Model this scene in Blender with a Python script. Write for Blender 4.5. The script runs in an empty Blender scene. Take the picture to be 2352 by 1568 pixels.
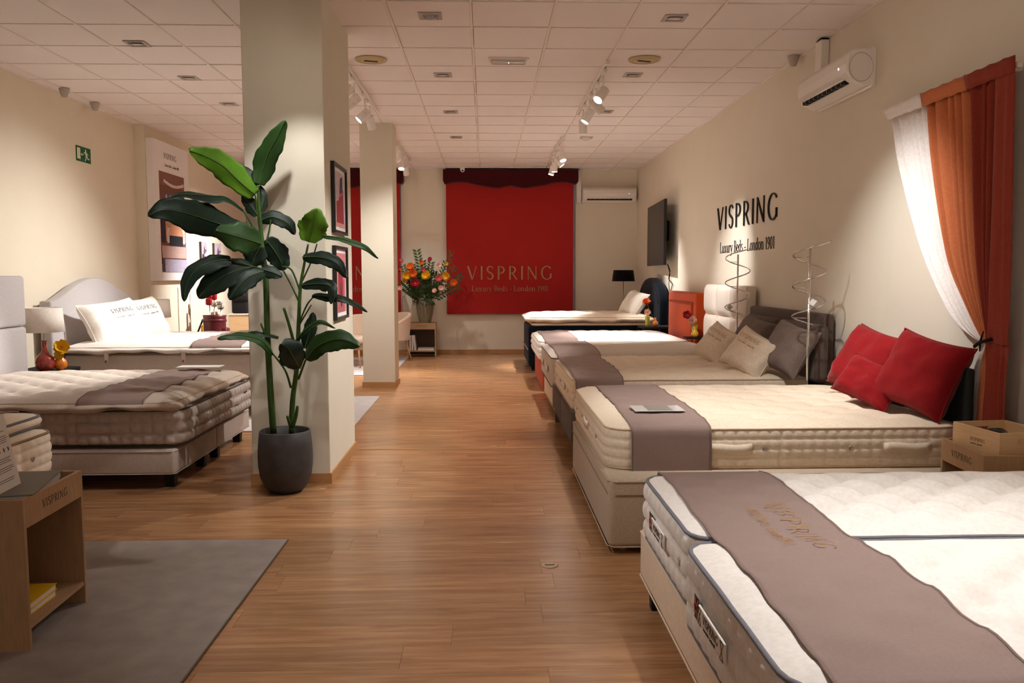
import bpy, bmesh, math, random
from math import sin, cos, pi, sqrt, exp
from mathutils import Vector, Matrix, noise
random.seed(7)
S = bpy.context.scene
COL = S.collection
EYE, CE = 1.4454, 3.345

# ---------------------------------------------------------------- camera, exposure, world, lamps
cam_d = bpy.data.cameras.new('camera'); cam_d.sensor_width = 36.0
cam_d.lens = 36.0 * 1901.27 / 2352.0; cam_d.clip_end = 100
cam = bpy.data.objects.new('camera', cam_d); COL.objects.link(cam)
cam.matrix_world = Matrix.Translation((0, 0, EYE)) @ Matrix.Rotation(-.0318, 4, 'Z') @ Matrix.Rotation(pi/2 - .0806, 4, 'X') @ Matrix.Rotation(-.0022, 4, 'Z')
S.camera = cam
S.view_settings.view_transform = 'Standard'; S.view_settings.look = 'None'
S.view_settings.exposure = 1.70; S.view_settings.gamma = 1.0
S.view_settings.use_curve_mapping = False
S.cycles.max_bounces = 9; S.cycles.diffuse_bounces = 7; S.cycles.glossy_bounces = 4
S.cycles.sample_clamp_indirect = 6.0
w = bpy.data.worlds.new('dusk_sky'); S.world = w; w.use_nodes = True
w.node_tree.nodes['Background'].inputs[0].default_value = (.22, .33, .75, 1)
w.node_tree.nodes['Background'].inputs[1].default_value = .3

WARM = (1.0, .985, .97); NEUT = (1.0, .86, .73)
def aim(o, p, t):
    o.location = p
    o.rotation_euler = (Vector(t) - Vector(p)).to_track_quat('-Z', 'Y').to_euler()
def spot(p, t, power, cone, blend=.5, col=WARM, size=.03):
    l = bpy.data.lights.new('spot_lamp', 'SPOT'); l.energy = power; l.spot_size = math.radians(cone); l.spot_blend = blend
    l.color = col; l.shadow_soft_size = size
    o = bpy.data.objects.new('spot_lamp', l); COL.objects.link(o); aim(o, p, t); return o
ar = bpy.data.lights.new('front_fill_light', 'AREA'); ar.shape = 'RECTANGLE'; ar.size = 6.6; ar.size_y = 2.7; ar.energy = 8; ar.color = (1, .93, .86)  # soft fill added inside the closed front wall; no shopfront window there
ao = bpy.data.objects.new('front_fill_light', ar); COL.objects.link(ao); ao.location = (-.8, -2.9, 1.7); ao.rotation_euler = (pi/2, 0, 0)
# every spot of the place: (fixture y on its track, track x, target, lit, power, cone, blend)
HZ = 3.12
SPOTS_R1 = [(7.80, (-.9, 6.3, .3), 105, 60, .9), (8.30, (2.78, 9.25, 1.4), 100, 40, 1.0), (8.80, (-.7, 8.6, 0), 110, 64, .9), (9.37, (1.3, 10.4, .6), 110, 60, .9)]
SPOTS_L1 = [(7.75, (-3.75, 6.3, .7), 170, 34, .7), (8.15, (-3.7, 9.05, .8), 105, 34, 1.0), (8.85, (-3.6, 8.2, .8), 150, 90, 1.0), (9.20, (-.7, 11.0, 0), 60, 90, 1.0)]
SPOTS_R2 = [(11.75, (1.6, 10.75, .66), 210, 38, .8), (12.35, (2.78, 12.1, 1.0), 110, 44, 1.0), (12.9, (1.0, 12.9, .7), 210, 38, .9), (13.3, (.2, 13.0, 0), 75, 75, 1.0)]
SPOTS_L2 = [(11.8, (-2.2, 12.5, 0), 90, 70, .9), (12.2, (-4.1, 12.6, 1.1), 300, 60, .9), (12.7, (-1.2, 11.5, .5), 170, 60, .9), (13.4, (-1.1, 14.6, .9), 22, 70, 1.0)]
# unseen tracks above the frame, added to light the near beds and aisle
SPOTS_R0 = [(2.6, (1.6, 1.9, .6), 92, 80, 1.0), (3.5, (1.85, 3.5, .6), 8, 64, 1.0), (4.2, (1.6, 5.1, .6), 88, 62, 1.0), (4.6, (2.76, 5.45, 1.2), 72, 54, 1.0), (4.8, (-1.45, 5.7, .4), 58, 46, .5)]
SPOTS_L0 = [(3.0, (.1, 3.8, 0), 48, 70, .9), (4.3, (-2.4, 5.9, .6), 16, 60, .9), (4.9, (-1.2, 5.7, 1.6), 20, 60, .7)]

# ---------------------------------------------------------------- helpers
def tag(o, label=None, cat=None, group=None, kind=None):
    if label: o['label'] = label
    if cat: o['category'] = cat
    if group: o['group'] = group
    if kind: o['kind'] = kind
    return o
ORG = {}
def mk(name, vf, mat, parent=None, smooth=True, bevel=0):
    verts, faces = vf[0], vf[1]
    mids = vf[2] if len(vf) > 2 else None
    me = bpy.data.meshes.new(name)
    if parent is None:
        xs = [v[0] for v in verts]; ys = [v[1] for v in verts]; zs = [v[2] for v in verts]
        org = ((min(xs)+max(xs))/2, (min(ys)+max(ys))/2, min(zs))
    else:
        org = ORG[parent.name]
    me.from_pydata([(v[0]-org[0], v[1]-org[1], v[2]-org[2]) for v in verts], [], faces)
    for m in (mat if isinstance(mat, (list, tuple)) else [mat]): me.materials.append(m)
    if mids: me.polygons.foreach_set('material_index', mids)
    if smooth: me.polygons.foreach_set('use_smooth', [True]*len(me.polygons))
    me.update()
    o = bpy.data.objects.new(name, me); COL.objects.link(o)
    if parent is None: o.location = org
    else: o.parent = parent
    ORG[o.name] = org
    if bevel:
        b = o.modifiers.new('bevel', 'BEVEL'); b.width = bevel; b.segments = 2; b.limit_method = 'ANGLE'; b.angle_limit = .6
        b.harden_normals = False
    return o
def thing(name, label, cat, loc, group=None):
    o = bpy.data.objects.new(name, None); COL.objects.link(o); o.location = loc; o.empty_display_size = .1
    ORG[o.name] = tuple(loc); return tag(o, label, cat, group)
def box(x0, x1, y0, y1, z0, z1):
    return ([(x0,y0,z0),(x1,y0,z0),(x1,y1,z0),(x0,y1,z0),(x0,y0,z1),(x1,y0,z1),(x1,y1,z1),(x0,y1,z1)],
            [(0,3,2,1),(4,5,6,7),(0,1,5,4),(1,2,6,5),(2,3,7,6),(3,0,4,7)])
def join(*parts):
    V, F, M = [], [], []
    for p in parts:
        n = len(V); V += list(p[0]); F += [tuple(i+n for i in f) for f in p[1]]
        M += list(p[2]) if len(p) > 2 and p[2] else [0]*len(p[1])
    return V, F, M
def setm(p, i): return p[0], p[1], [i]*len(p[1])
def xf(p, M): return [tuple(M @ Vector(v)) for v in p[0]], p[1], (p[2] if len(p) > 2 else [0]*len(p[1]))
def rbox(x0, x1, y0, y1, z0, z1, r=.02, seg=3):
    bm = bmesh.new(); bmesh.ops.create_cube(bm, size=1)
    for v in bm.verts: v.co = ((x0+x1)/2+v.co.x*(x1-x0), (y0+y1)/2+v.co.y*(y1-y0), (z0+z1)/2+v.co.z*(z1-z0))
    bmesh.ops.bevel(bm, geom=bm.edges[:], offset=min(r, .49*min(x1-x0, y1-y0, z1-z0)), segments=seg, profile=.5, affect='EDGES')
    bm.verts.index_update()
    out = ([tuple(v.co) for v in bm.verts], [tuple(v.index for v in f.verts) for f in bm.faces]); bm.free(); return out
def tube(pts, r, n=8, closed=False, r1=None):
    P = [Vector(p) for p in pts]; N = len(P); V, F = [], []
    up = None
    for i, p in enumerate(P):
        a = P[(i-1) % N] if (closed or i > 0) else p; b = P[(i+1) % N] if (closed or i < N-1) else p
        t = (b-a).normalized()
        if up is None: up = t.orthogonal().normalized()
        up = (up - t*up.dot(t)).normalized(); s = t.cross(up)
        rr = r if r1 is None else r+(r1-r)*i/(N-1)
        for k in range(n):
            q = p + (up*cos(2*pi*k/n)+s*sin(2*pi*k/n))*rr; V.append(tuple(q))
    M = N if closed else N-1
    for i in range(M):
        for k in range(n):
            a = i*n+k; b = i*n+(k+1) % n; c = ((i+1) % N)*n+(k+1) % n; d = ((i+1) % N)*n+k
            F.append((a, b, c, d))
    if not closed: F.append(tuple(range(n))[::-1]); F.append(tuple((N-1)*n+k for k in range(n)))
    return V, F
def lathe(cx, cy, prof, n=32, rib=0, nr=0):
    V, F = [], []
    for (r, z) in prof:
        for k in range(n):
            a = 2*pi*k/n; q = r*(1+rib*cos(nr*a)) if rib else r
            V.append((cx+q*cos(a), cy+q*sin(a), z))
    for i in range(len(prof)-1):
        for k in range(n): F.append((i*n+k, i*n+(k+1) % n, (i+1)*n+(k+1) % n, (i+1)*n+k))
    F.append(tuple(range(n))[::-1]); F.append(tuple((len(prof)-1)*n+k for k in range(n)))
    return V, F
def grid(nu, nv, fn, closed_u=False):
    V = [tuple(fn(i, j)) for j in range(nv) for i in range(nu)]; F = []
    for j in range(nv-1):
        for i in range(nu if closed_u else nu-1):
            F.append((j*nu+i, j*nu+(i+1) % nu, (j+1)*nu+(i+1) % nu, (j+1)*nu+i))
    return V, F
def prism(poly, axis, a0, a1):
    """polygon (list of 2d) extruded along axis 'x','y','z' between a0 and a1"""
    def P(p, a):
        return {'x': (a, p[0], p[1]), 'y': (p[0], a, p[1]), 'z': (p[0], p[1], a)}[axis]
    n = len(poly); V = [P(p, a0) for p in poly]+[P(p, a1) for p in poly]
    F = [tuple(range(n))[::-1], tuple(range(n, 2*n))]+[(i, (i+1) % n, n+(i+1) % n, n+i) for i in range(n)]
    return V, F
def nz(x, y, z=0, s=1.0): return noise.noise(Vector((x*s, y*s, z*s)))
def fixn(o):
    bm = bmesh.new(); bm.from_mesh(o.data); bmesh.ops.recalc_face_normals(bm, faces=bm.faces); bm.to_mesh(o.data); bm.free(); return o

# ---------------------------------------------------------------- materials
def srgb(r, g, b):
    f = lambda c: (c/255/12.92) if c/255 <= .04045 else ((c/255+.055)/1.055)**2.4
    return (f(r), f(g), f(b), 1)
def mat(name, col, rough=.8, metal=0, spec=.3, noise_amt=0, nscale=20, bump=0, bscale=200, stretch=(1,1,1), emit=None, estr=0, trans=0, sheen=0, subs=0, coat=0):
    m = bpy.data.materials.new(name); m.use_nodes = True; nt = m.node_tree; b = nt.nodes['Principled BSDF']
    b.inputs['Base Color'].default_value = col; b.inputs['Roughness'].default_value = rough
    b.inputs['Metallic'].default_value = metal; b.inputs['Specular IOR Level'].default_value = spec
    if sheen: b.inputs['Sheen Weight'].default_value = sheen; b.inputs['Sheen Roughness'].default_value = .4
    if coat: b.inputs['Coat Weight'].default_value = coat; b.inputs['Coat Roughness'].default_value = .1
    if trans: b.inputs['Transmission Weight'].default_value = trans
    if emit: b.inputs['Emission Color'].default_value = emit; b.inputs['Emission Strength'].default_value = estr
    tc = nt.nodes.new('ShaderNodeTexCoord'); mp = nt.nodes.new('ShaderNodeMapping'); mp.inputs['Scale'].default_value = stretch
    nt.links.new(tc.outputs['Object'], mp.inputs['Vector'])
    if noise_amt:
        n = nt.nodes.new('ShaderNodeTexNoise'); n.inputs['Scale'].default_value = nscale; n.inputs['Detail'].default_value = 4
        nt.links.new(mp.outputs[0], n.inputs['Vector'])
        r = nt.nodes.new('ShaderNodeValToRGB'); c = col
        r.color_ramp.elements[0].position = .3; r.color_ramp.elements[1].position = .7
        r.color_ramp.elements[0].color = tuple(max(0, x*(1-noise_amt)) for x in c[:3])+(1,)
        r.color_ramp.elements[1].color = tuple(min(1, x*(1+noise_amt)) for x in c[:3])+(1,)
        nt.links.new(n.outputs[0], r.inputs[0]); nt.links.new(r.outputs[0], b.inputs['Base Color'])
    if bump:
        n2 = nt.nodes.new('ShaderNodeTexNoise'); n2.inputs['Scale'].default_value = bscale; n2.inputs['Detail'].default_value = 2
        bp = nt.nodes.new('ShaderNodeBump'); bp.inputs['Strength'].default_value = bump; bp.inputs['Distance'].default_value = .002
        nt.links.new(mp.outputs[0], n2.inputs['Vector']); nt.links.new(n2.outputs[0], bp.inputs['Height']); nt.links.new(bp.outputs[0], b.inputs['Normal'])
    return m
def fabric(name, col, bump=.5, sheen=.15, na=.06, ns=60, bs=500, stretch=(1,1,1)):
    return mat(name, col, rough=.95, spec=.15, noise_amt=na, nscale=ns, bump=bump, bscale=bs, sheen=sheen, stretch=stretch)
M = {}
M['wall'] = mat('wall_paint', srgb(222, 213, 196), .9, noise_amt=.015, nscale=3, bump=.25, bscale=160)
M['wall_left'] = mat('left_wall_paint', srgb(226, 215, 194), .9, noise_amt=.015, nscale=3, bump=.25, bscale=160)
M['col'] = mat('column_paint', srgb(213, 205, 186), .9, noise_amt=.015, nscale=3, bump=.25, bscale=160)
M['tile'] = mat('ceiling_tile', srgb(236, 228, 226), .95, noise_amt=.05, nscale=140, bump=.5, bscale=300)
M['grid'] = mat('ceiling_grid', srgb(232, 222, 215), .6)
M['dark'] = mat('void', srgb(30, 26, 24), .9)
M['base'] = mat('skirting_wood', srgb(176, 130, 84), .5, noise_amt=.08, nscale=8, stretch=(1, 1, 12))
M['white_paint'] = mat('white_paint', srgb(226, 218, 208), .5)
M['plastic'] = mat('white_plastic', srgb(235, 230, 224), .3, spec=.5)
M['steel'] = mat('brushed_steel', srgb(190, 185, 178), .3, metal=.9)
M['chrome'] = mat('chrome', srgb(215, 213, 210), .12, metal=1)
M['black'] = mat('black_plastic', srgb(22, 21, 21), .35, spec=.5)
M['blackmatt'] = mat('black_matt', srgb(18, 16, 16), .8)
M['screen'] = mat('dark_screen', srgb(7, 8, 12), .3, spec=.25)
M['lens'] = mat('lamp_glow', (1, 1, 1, 1), .5, emit=(1, .93, .82, 1), estr=30)
M['led'] = mat('blue_led', (1, 1, 1, 1), .5, emit=(.4, .5, 1, 1), estr=1)
M['green_led'] = mat('green_led', (1, 1, 1, 1), .5, emit=(.4, 1, .7, 1), estr=3)
M['reflector'] = mat('lamp_reflector', srgb(238, 232, 226), .25, spec=.6)
M['glass'] = mat('window_glass', (1, 1, 1, 1), .02, trans=1, spec=.5)
M['oak'] = mat('light_oak', srgb(172, 138, 102), .55, noise_amt=.1, nscale=14, stretch=(6, 6, .6), bump=.15, bscale=90)
M['oak_dark'] = mat('walnut_back_panel', srgb(92, 76, 62), .6, noise_amt=.12, nscale=14, stretch=(6, 6, .6))
M['pine'] = mat('pale_pine', srgb(222, 186, 142), .55, noise_amt=.07, nscale=12, stretch=(.6, .6, 6))
M['print_dark'] = mat('dark_lettering', srgb(74, 60, 48), .7)
M['print_black'] = mat('black_lettering', srgb(20, 17, 17), .45)
M['gold'] = mat('gold_thread', srgb(214, 170, 86), .35, metal=.7)
M['taupe_text'] = mat('pale_gold_print', srgb(176, 140, 98), .8)
M['rug'] = fabric('grey_rug_pile', srgb(140, 128, 120), 1.0, .3, .14, 9, 350)
M['rug2'] = fabric('pale_rug_pile', srgb(196, 186, 182), 1.0, .3, .08, 9, 350)
M['rug_edge'] = mat('rug_binding', srgb(104, 92, 78), .9)
M['cream'] = fabric('cream_ticking', srgb(236, 220, 198), .3)
M['white'] = fabric('white_ticking', srgb(229, 222, 214), .3)
M['beige'] = fabric('beige_ticking', srgb(224, 207, 184), .3)
M['greige'] = fabric('greige_linen', srgb(196, 182, 168), .5, na=.1, ns=90)
M['greyq'] = fabric('grey_linen_ticking', srgb(188, 174, 164), .5, na=.1, ns=90)
M['runner'] = fabric('taupe_runner_cloth', srgb(146, 124, 116), .6, .2, .05, 120, 700)
M['runner_edge'] = fabric('taupe_hem', srgb(132, 110, 102), .4)
M['pipe_grey'] = fabric('grey_piping', srgb(120, 118, 124), .3)
M['pipe_beige'] = fabric('beige_piping', srgb(196, 168, 138), .3)
M['pipe_tan'] = fabric('tan_piping', srgb(150, 126, 100), .3)
M['pipe_dark'] = fabric('dark_piping', srgb(78, 70, 64), .3)
M['base_grey'] = fabric('grey_upholstery', srgb(176, 160, 148), .6, na=.06)
M['base_beige'] = fabric('beige_weave', srgb(182, 163, 140), .9, na=.14, ns=140)
M['base_white'] = fabric('cream_upholstery', srgb(226, 204, 178), .5)
M['base_brown'] = fabric('brown_grey_upholstery', srgb(92, 78, 70), .6, na=.1)
M['velvet_orange'] = fabric('burnt_orange_velvet', srgb(178, 66, 26), .3, .15)
M['velvet_navy'] = fabric('navy_velvet', srgb(11, 17, 28), .3, .1)
M['hb_grey'] = fabric('pale_grey_upholstery', srgb(186, 180, 178), .5, na=.08, ns=110)
M['hb_white'] = fabric('off_white_leather', srgb(226, 214, 202), .1)
M['hb_dark'] = fabric('black_green_upholstery', srgb(34, 34, 30), .4)
M['red'] = fabric('red_velvet', srgb(132, 20, 24), .4, .15)
M['linen'] = fabric('white_linen_pillow', srgb(244, 236, 226), .5)
M['cushion_cream'] = fabric('cream_cushion', srgb(220, 204, 182), .6, na=.07)
M['cushion_brown'] = fabric('taupe_cushion', srgb(116, 100, 92), .6, na=.08)
M['blind'] = fabric('red_blind_cloth', srgb(166, 40, 38), .3, .1, .06, 200)
M['valance'] = fabric('maroon_pelmet_cloth', srgb(66, 18, 22), .3, .1)
M['boucle'] = fabric('cream_boucle', srgb(216, 192, 170), 1, .3)
M['wood_leg'] = mat('beech_leg', srgb(190, 140, 92), .45)
M['leg_black'] = mat('black_leg', srgb(22, 18, 17), .5)
M['pot'] = mat('charcoal_stone_pot', srgb(64, 60, 58), .55, noise_amt=.2, nscale=12, bump=.3, bscale=80)
M['soil'] = mat('soil', srgb(20, 16, 12), .95, bump=1, bscale=60)
M['stalk'] = mat('green_stalk', srgb(52, 76, 26), .5, noise_amt=.35, nscale=10, stretch=(4, 4, .6))
for k, c in enumerate(((16, 34, 22), (34, 62, 22), (78, 118, 26))):
    M['leaf%d' % k] = mat('leaf_green_%s' % ('deep', 'mid', 'bright')[k], srgb(*c), .48, spec=.25, noise_amt=.18, nscale=9, bump=.3, bscale=50)
M['leafvein'] = mat('leaf_midrib', srgb(64, 84, 40), .5)
M['vase_red'] = mat('red_glaze', srgb(150, 52, 42), .18, spec=.6, noise_amt=.1, nscale=12, coat=.6)
M['vase_orange'] = mat('orange_glaze', srgb(214, 120, 24), .18, spec=.6, coat=.6)
M['vase_lime'] = mat('lime_glass', srgb(176, 178, 44), .12, spec=.6, coat=.6)
M['vase_yellow'] = mat('yellow_glass', srgb(220, 172, 20), .12, spec=.6, coat=.6)
M['vase_grey'] = mat('ribbed_grey_ceramic', srgb(126, 118, 98), .5, noise_amt=.1, nscale=14)
M['lampshade'] = fabric('white_shade_cloth', srgb(232, 222, 212), .3)
M['shade_black'] = fabric('black_shade_cloth', srgb(16, 13, 13), .3)
for n_, c in dict(f_yellow=(214, 162, 22), f_orange=(206, 92, 20), f_red=(150, 18, 34), f_pink=(190, 82, 84), f_pale=(222, 176, 154), f_green=(60, 80, 42), f_green2=(92, 108, 56)).items():
    M[n_] = mat('petal_'+n_[2:], srgb(*c), .6)
M['sheer'] = fabric('white_sheer', srgb(238, 232, 228), .2, .1)
M['cur_orange'] = fabric('orange_curtain', srgb(192, 112, 72), .3, .1)
M['cur_rust'] = fabric('rust_curtain', srgb(140, 56, 42), .3, .1)
M['paper'] = mat('white_paper', srgb(224, 218, 212), .8)
M['greycover'] = mat('grey_card_cover', srgb(128, 122, 112), .7)
M['yellow'] = mat('yellow_cover', srgb(226, 178, 20), .5)
M['clear'] = mat('clear_acrylic', srgb(205, 200, 196), .1, spec=.6)
M['exit_green'] = mat('exit_green', srgb(14, 92, 56), .5)
M['exit_pale'] = mat('exit_pale', srgb(220, 226, 190), .5)
M['burgundy'] = mat('burgundy_leather', srgb(92, 28, 34), .4, spec=.4)
M['red_hood'] = mat('red_headcover', srgb(150, 14, 22), .6)
M['speaker'] = mat('aged_cream_grille', srgb(196, 176, 138), .6)
M['greyplastic'] = mat('grey_plastic', srgb(176, 166, 158), .5)
M['poster'] = mat('poster_paper', srgb(236, 230, 228), .6)

def floor_mat():
    m = bpy.data.materials.new('laminate_oak'); m.use_nodes = True; nt = m.node_tree; b = nt.nodes['Principled BSDF']; L = nt.links
    tc = nt.nodes.new('ShaderNodeTexCoord'); oi = nt.nodes.new('ShaderNodeObjectInfo')
    add = nt.nodes.new('ShaderNodeVectorMath'); add.operation = 'ADD'; sc = nt.nodes.new('ShaderNodeVectorMath'); sc.operation = 'SCALE'
    L.new(oi.outputs['Location'], sc.inputs[0]); sc.inputs['Scale'].default_value = 0
    cmb = nt.nodes.new('ShaderNodeCombineXYZ'); mul = nt.nodes.new('ShaderNodeMath'); mul.operation = 'MULTIPLY'; mul.inputs[1].default_value = 37
    L.new(oi.outputs['Random'], mul.inputs[0]); L.new(mul.outputs[0], cmb.inputs[0]); L.new(mul.outputs[0], cmb.inputs[2])
    L.new(tc.outputs['Object'], add.inputs[0]); L.new(cmb.outputs[0], add.inputs[1])
    mp = nt.nodes.new('ShaderNodeMapping'); mp.inputs['Scale'].default_value = (1.3, 17, 1); L.new(add.outputs[0], mp.inputs[0])
    n1 = nt.nodes.new('ShaderNodeTexNoise'); n1.inputs['Scale'].default_value = 1.6; n1.inputs['Detail'].default_value = 7; n1.inputs['Roughness'].default_value = .62; n1.inputs['Distortion'].default_value = .5
    L.new(mp.outputs[0], n1.inputs['Vector'])
    r = nt.nodes.new('ShaderNodeValToRGB'); cr = r.color_ramp
    cr.elements[0].position = .28; cr.elements[0].color = srgb(134, 92, 60)
    cr.elements[1].position = .74; cr.elements[1].color = srgb(180, 138, 97)
    e = cr.elements.new(.5); e.color = srgb(158, 114, 77)
    L.new(n1.outputs[0], r.inputs[0])
    hs = nt.nodes.new('ShaderNodeHueSaturation'); ra = nt.nodes.new('ShaderNodeMapRange'); ra.inputs[3].default_value = .88; ra.inputs[4].default_value = 1.1
    L.new(oi.outputs['Random'], ra.inputs[0]); L.new(ra.outputs[0], hs.inputs['Value']); L.new(r.outputs[0], hs.inputs['Color'])
    L.new(hs.outputs[0], b.inputs['Base Color'])
    b.inputs['Roughness'].default_value = .3; b.inputs['Specular IOR Level'].default_value = .5
    n2 = nt.nodes.new('ShaderNodeMapRange'); n2.inputs[3].default_value = .2; n2.inputs[4].default_value = .3; L.new(n1.outputs[0], n2.inputs[0]); L.new(n2.outputs[0], b.inputs['Roughness'])
    bp = nt.nodes.new('ShaderNodeBump'); bp.inputs['Strength'].default_value = .08; bp.inputs['Distance'].default_value = .002
    L.new(n1.outputs[0], bp.inputs['Height']); L.new(bp.outputs[0], b.inputs['Normal'])
    return m
M['floor'] = floor_mat()

# ---------------------------------------------------------------- lettering (strokes of varying width)
def arcp(cx, cy, rx, ry, a0, a1, w0, w1, n=12):
    out = []
    for i in range(n+1):
        t = i/n; a = math.radians(a0+(a1-a0)*t)
        w_ = w0 + (w1-w0)*abs(cos(a))
        out.append((cx+rx*cos(a), cy+ry*sin(a), w_))
    return out
T, H_ = .05, .11
GL = {
 'V': (.66, [[(.02, 1, H_), (.34, .0, H_)], [(.34, .0, T), (.64, 1, T)]]),
 'I': (.14, [[(.07, 0, H_), (.07, 1, H_)]]),
 'S': (.5, [arcp(.26, .75, .2, .23, 20, 90, T, .07, 5)+arcp(.26, .75, .2, .23, 100, 220, T, H_, 8)+[(.26, .5, H_)]+arcp(.25, .26, .2, .24, 40, -90, T, H_, 8)+arcp(.25, .26, .2, .24, -100, -160, T, .07, 5)]),
 'P': (.54, [[(.08, 0, H_), (.08, 1, H_)], [(.08, .96, T)]+arcp(.2, .71, .28, .25, 90, -90, T, H_, 12)+[(.08, .46, T)]]),
 'R': (.6, [[(.08, 0, H_), (.08, 1, H_)], [(.08, .96, T)]+arcp(.2, .72, .26, .24, 90, -90, T, H_, 12)+[(.08, .48, T)], [(.26, .48, H_), (.58, 0, H_)]]),
 'N': (.74, [[(.08, 0, T), (.08, 1, T)], [(.08, .97, H_), (.66, .03, H_)], [(.66, 0, T), (.66, 1, T)]]),
 'G': (.78, [arcp(.42, .5, .37, .48, 40, 320, T, H_, 22), [(.71, .1, H_), (.71, .44, H_)]]),
}
def word(txt, height, place, gap=.24, depth=.004, wt=1.0):
    """place(u, v, w) -> world point; u along the word from its left end, v up, w out of the surface"""
    x = 0; parts = []
    for ch in txt:
        adv, strokes = GL[ch]
        for st in strokes:
            V, F = [], []; n = len(st)
            for i, (px, py, w_) in enumerate(st):
                w_ *= wt
                a = st[max(0, i-1)]; b = st[min(n-1, i+1)]; dx, dy = b[0]-a[0], b[1]-a[1]; l = sqrt(dx*dx+dy*dy) or 1
                nx, ny = -dy/l*w_/2, dx/l*w_/2
                if n == 2 and abs(dx) > .01 and abs(dy) > .2: nx, ny = w_/2*1.05*(-1 if dy > 0 else 1), 0
                for s_ in (-1, 1):
                    for o_ in (0, depth): V.append(place((x+px+nx*s_)*height, (py+ny*s_)*height, o_))
            for i in range(n-1):
                a, b = 4*i, 4*i+4
                F += [(a+1, a+3, b+3, b+1), (a, b, b+2, a+2), (a, a+1, b+1, b), (a+2, b+2, b+3, a+3)]
            F += [(0, 2, 3, 1), (4*n-4, 4*n-3, 4*n-1, 4*n-2)]
            parts.append((V, F))
        x += adv+gap
    return join(*parts), (x-gap)*height
def letters(txt, height, place, gap, depth, wt, mname, m, parent):
    x = 0
    for ch in txt:
        if GL[ch][1]:
            V, ln = word([ch], height, lambda a, b, c, x=x: place(a+x*height, b, c), gap, depth, wt); mk(mname, V, m, parent, False)
        x += GL[ch][0]+gap
def wordlen(txt, h, gap=.24): return sum(GL[c][0] for c in txt)*h+gap*h*(len(txt)-1)
def _a(cx, cy, rx, ry, a0, a1, w0=.03, w1=.085, n=9): return arcp(cx, cy, rx, ry, a0, a1, w0, w1, n)
def _sf(x, y, w=.1): return [(x-w, y, .028), (x+w, y, .028)]
K_ = .085
GS = {
 'L': (.56, [[(.14, 0, K_), (.14, .7, K_)], _sf(.14, .69), [(.04, .015, .03), (.5, .015, .03)], [(.5, .0, .03), (.5, .16, .02)]]),
 'B': (.58, [[(.14, 0, K_), (.14, .7, K_)], [(.04, .685, .03)]+_a(.3, .52, .15, .165, 90, -90)+[(.14, .355, .03)], [(.14, .355, .03)]+_a(.32, .185, .18, .17, 90, -90)+[(.04, .015, .03)]]),
 'u': (.54, [[(.12, .45, K_), (.12, .14, K_)]+_a(.25, .13, .13, .12, 180, 300, .03, .07, 6)+[(.4, .12, .03)], [(.4, 0, K_), (.4, .45, K_)], _sf(.06, .44, .05), _sf(.45, .015, .05)]),
 'x': (.5, [[(.06, .45, K_), (.4, 0, K_)], [(.4, .45, .03), (.06, 0, .03)], _sf(.08, .44, .07), _sf(.38, .44, .06), _sf(.08, .01, .06), _sf(.4, .01, .07)]),
 'r': (.4, [[(.12, 0, K_), (.12, .45, K_)], [(.12, .3, .03), (.2, .41, .03), (.3, .43, .06), (.34, .38, .08)], _sf(.12, .015), _sf(.07, .44, .05)]),
 'y': (.5, [[(.06, .45, K_), (.26, .02, K_)], [(.44, .45, .03), (.22, -.12, .03), (.12, -.2, .05), (.05, -.16, .07)], _sf(.08, .44, .07), _sf(.42, .44, .06)]),
 'e': (.48, [[(.07, .24, .03), (.4, .24, .03)]+_a(.235, .235, .17, .22, 0, 310)]),
 'd': (.54, [_a(.23, .225, .16, .22, 20, 340), [(.4, 0, K_), (.4, .7, K_)], _sf(.36, .69, .05), _sf(.45, .015, .05)]),
 's': (.42, [_a(.2, .345, .12, .1, 30, 250, .03, .06, 7)+_a(.2, .115, .14, .11, 70, -150, .03, .07, 8)]),
 'o': (.5, [_a(.24, .225, .175, .22, 0, 360, .03, .085, 16)]),
 'n': (.56, [[(.12, 0, K_), (.12, .45, K_)], [(.12, .3, .03)]+_a(.27, .3, .14, .14, 140, 0, .03, .08, 6)+[(.41, 0, K_)], _sf(.12, .015, .08), _sf(.41, .015, .08), _sf(.07, .44, .05)]),
 '-': (.34, [[(.05, .22, .05), (.28, .22, .05)]]),
 '1': (.36, [[(.18, 0, K_), (.18, .66, K_)], [(.18, .66, .03), (.06, .58, .03)], _sf(.18, .015, .09)]),
 '9': (.46, [_a(.22, .46, .15, .19, 0, 360, .03, .08, 14), [(.37, .46, .08), (.34, .2, .06), (.22, .03, .04), (.08, .01, .06)]]),
 '0': (.46, [_a(.22, .33, .15, .33, 0, 360, .03, .08, 16)]),
 ' ': (.26, []),
}
def small_text(txt, width, place, depth=.001, sy=1.0, wt=1.0):
    """small serif line, drawn with the same stroke builder"""
    tot = sum(GS[c][0] for c in txt); k = width/tot
    GL.update({'_'+c: v for c, v in GS.items()})
    V, ln = word(['_'+c for c in txt], k, lambda a, b, c: place(a, b*sy*1.15, c), 0, depth, wt)
    return V
def plc(o, u, v, n):
    o, u, v, n = Vector(o), Vector(u).normalized(), Vector(v).normalized(), Vector(n).normalized()
    return lambda a, b, c: tuple(o+u*a+v*b+n*c)
SUB = 'Luxury Beds - London 1901'
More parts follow.
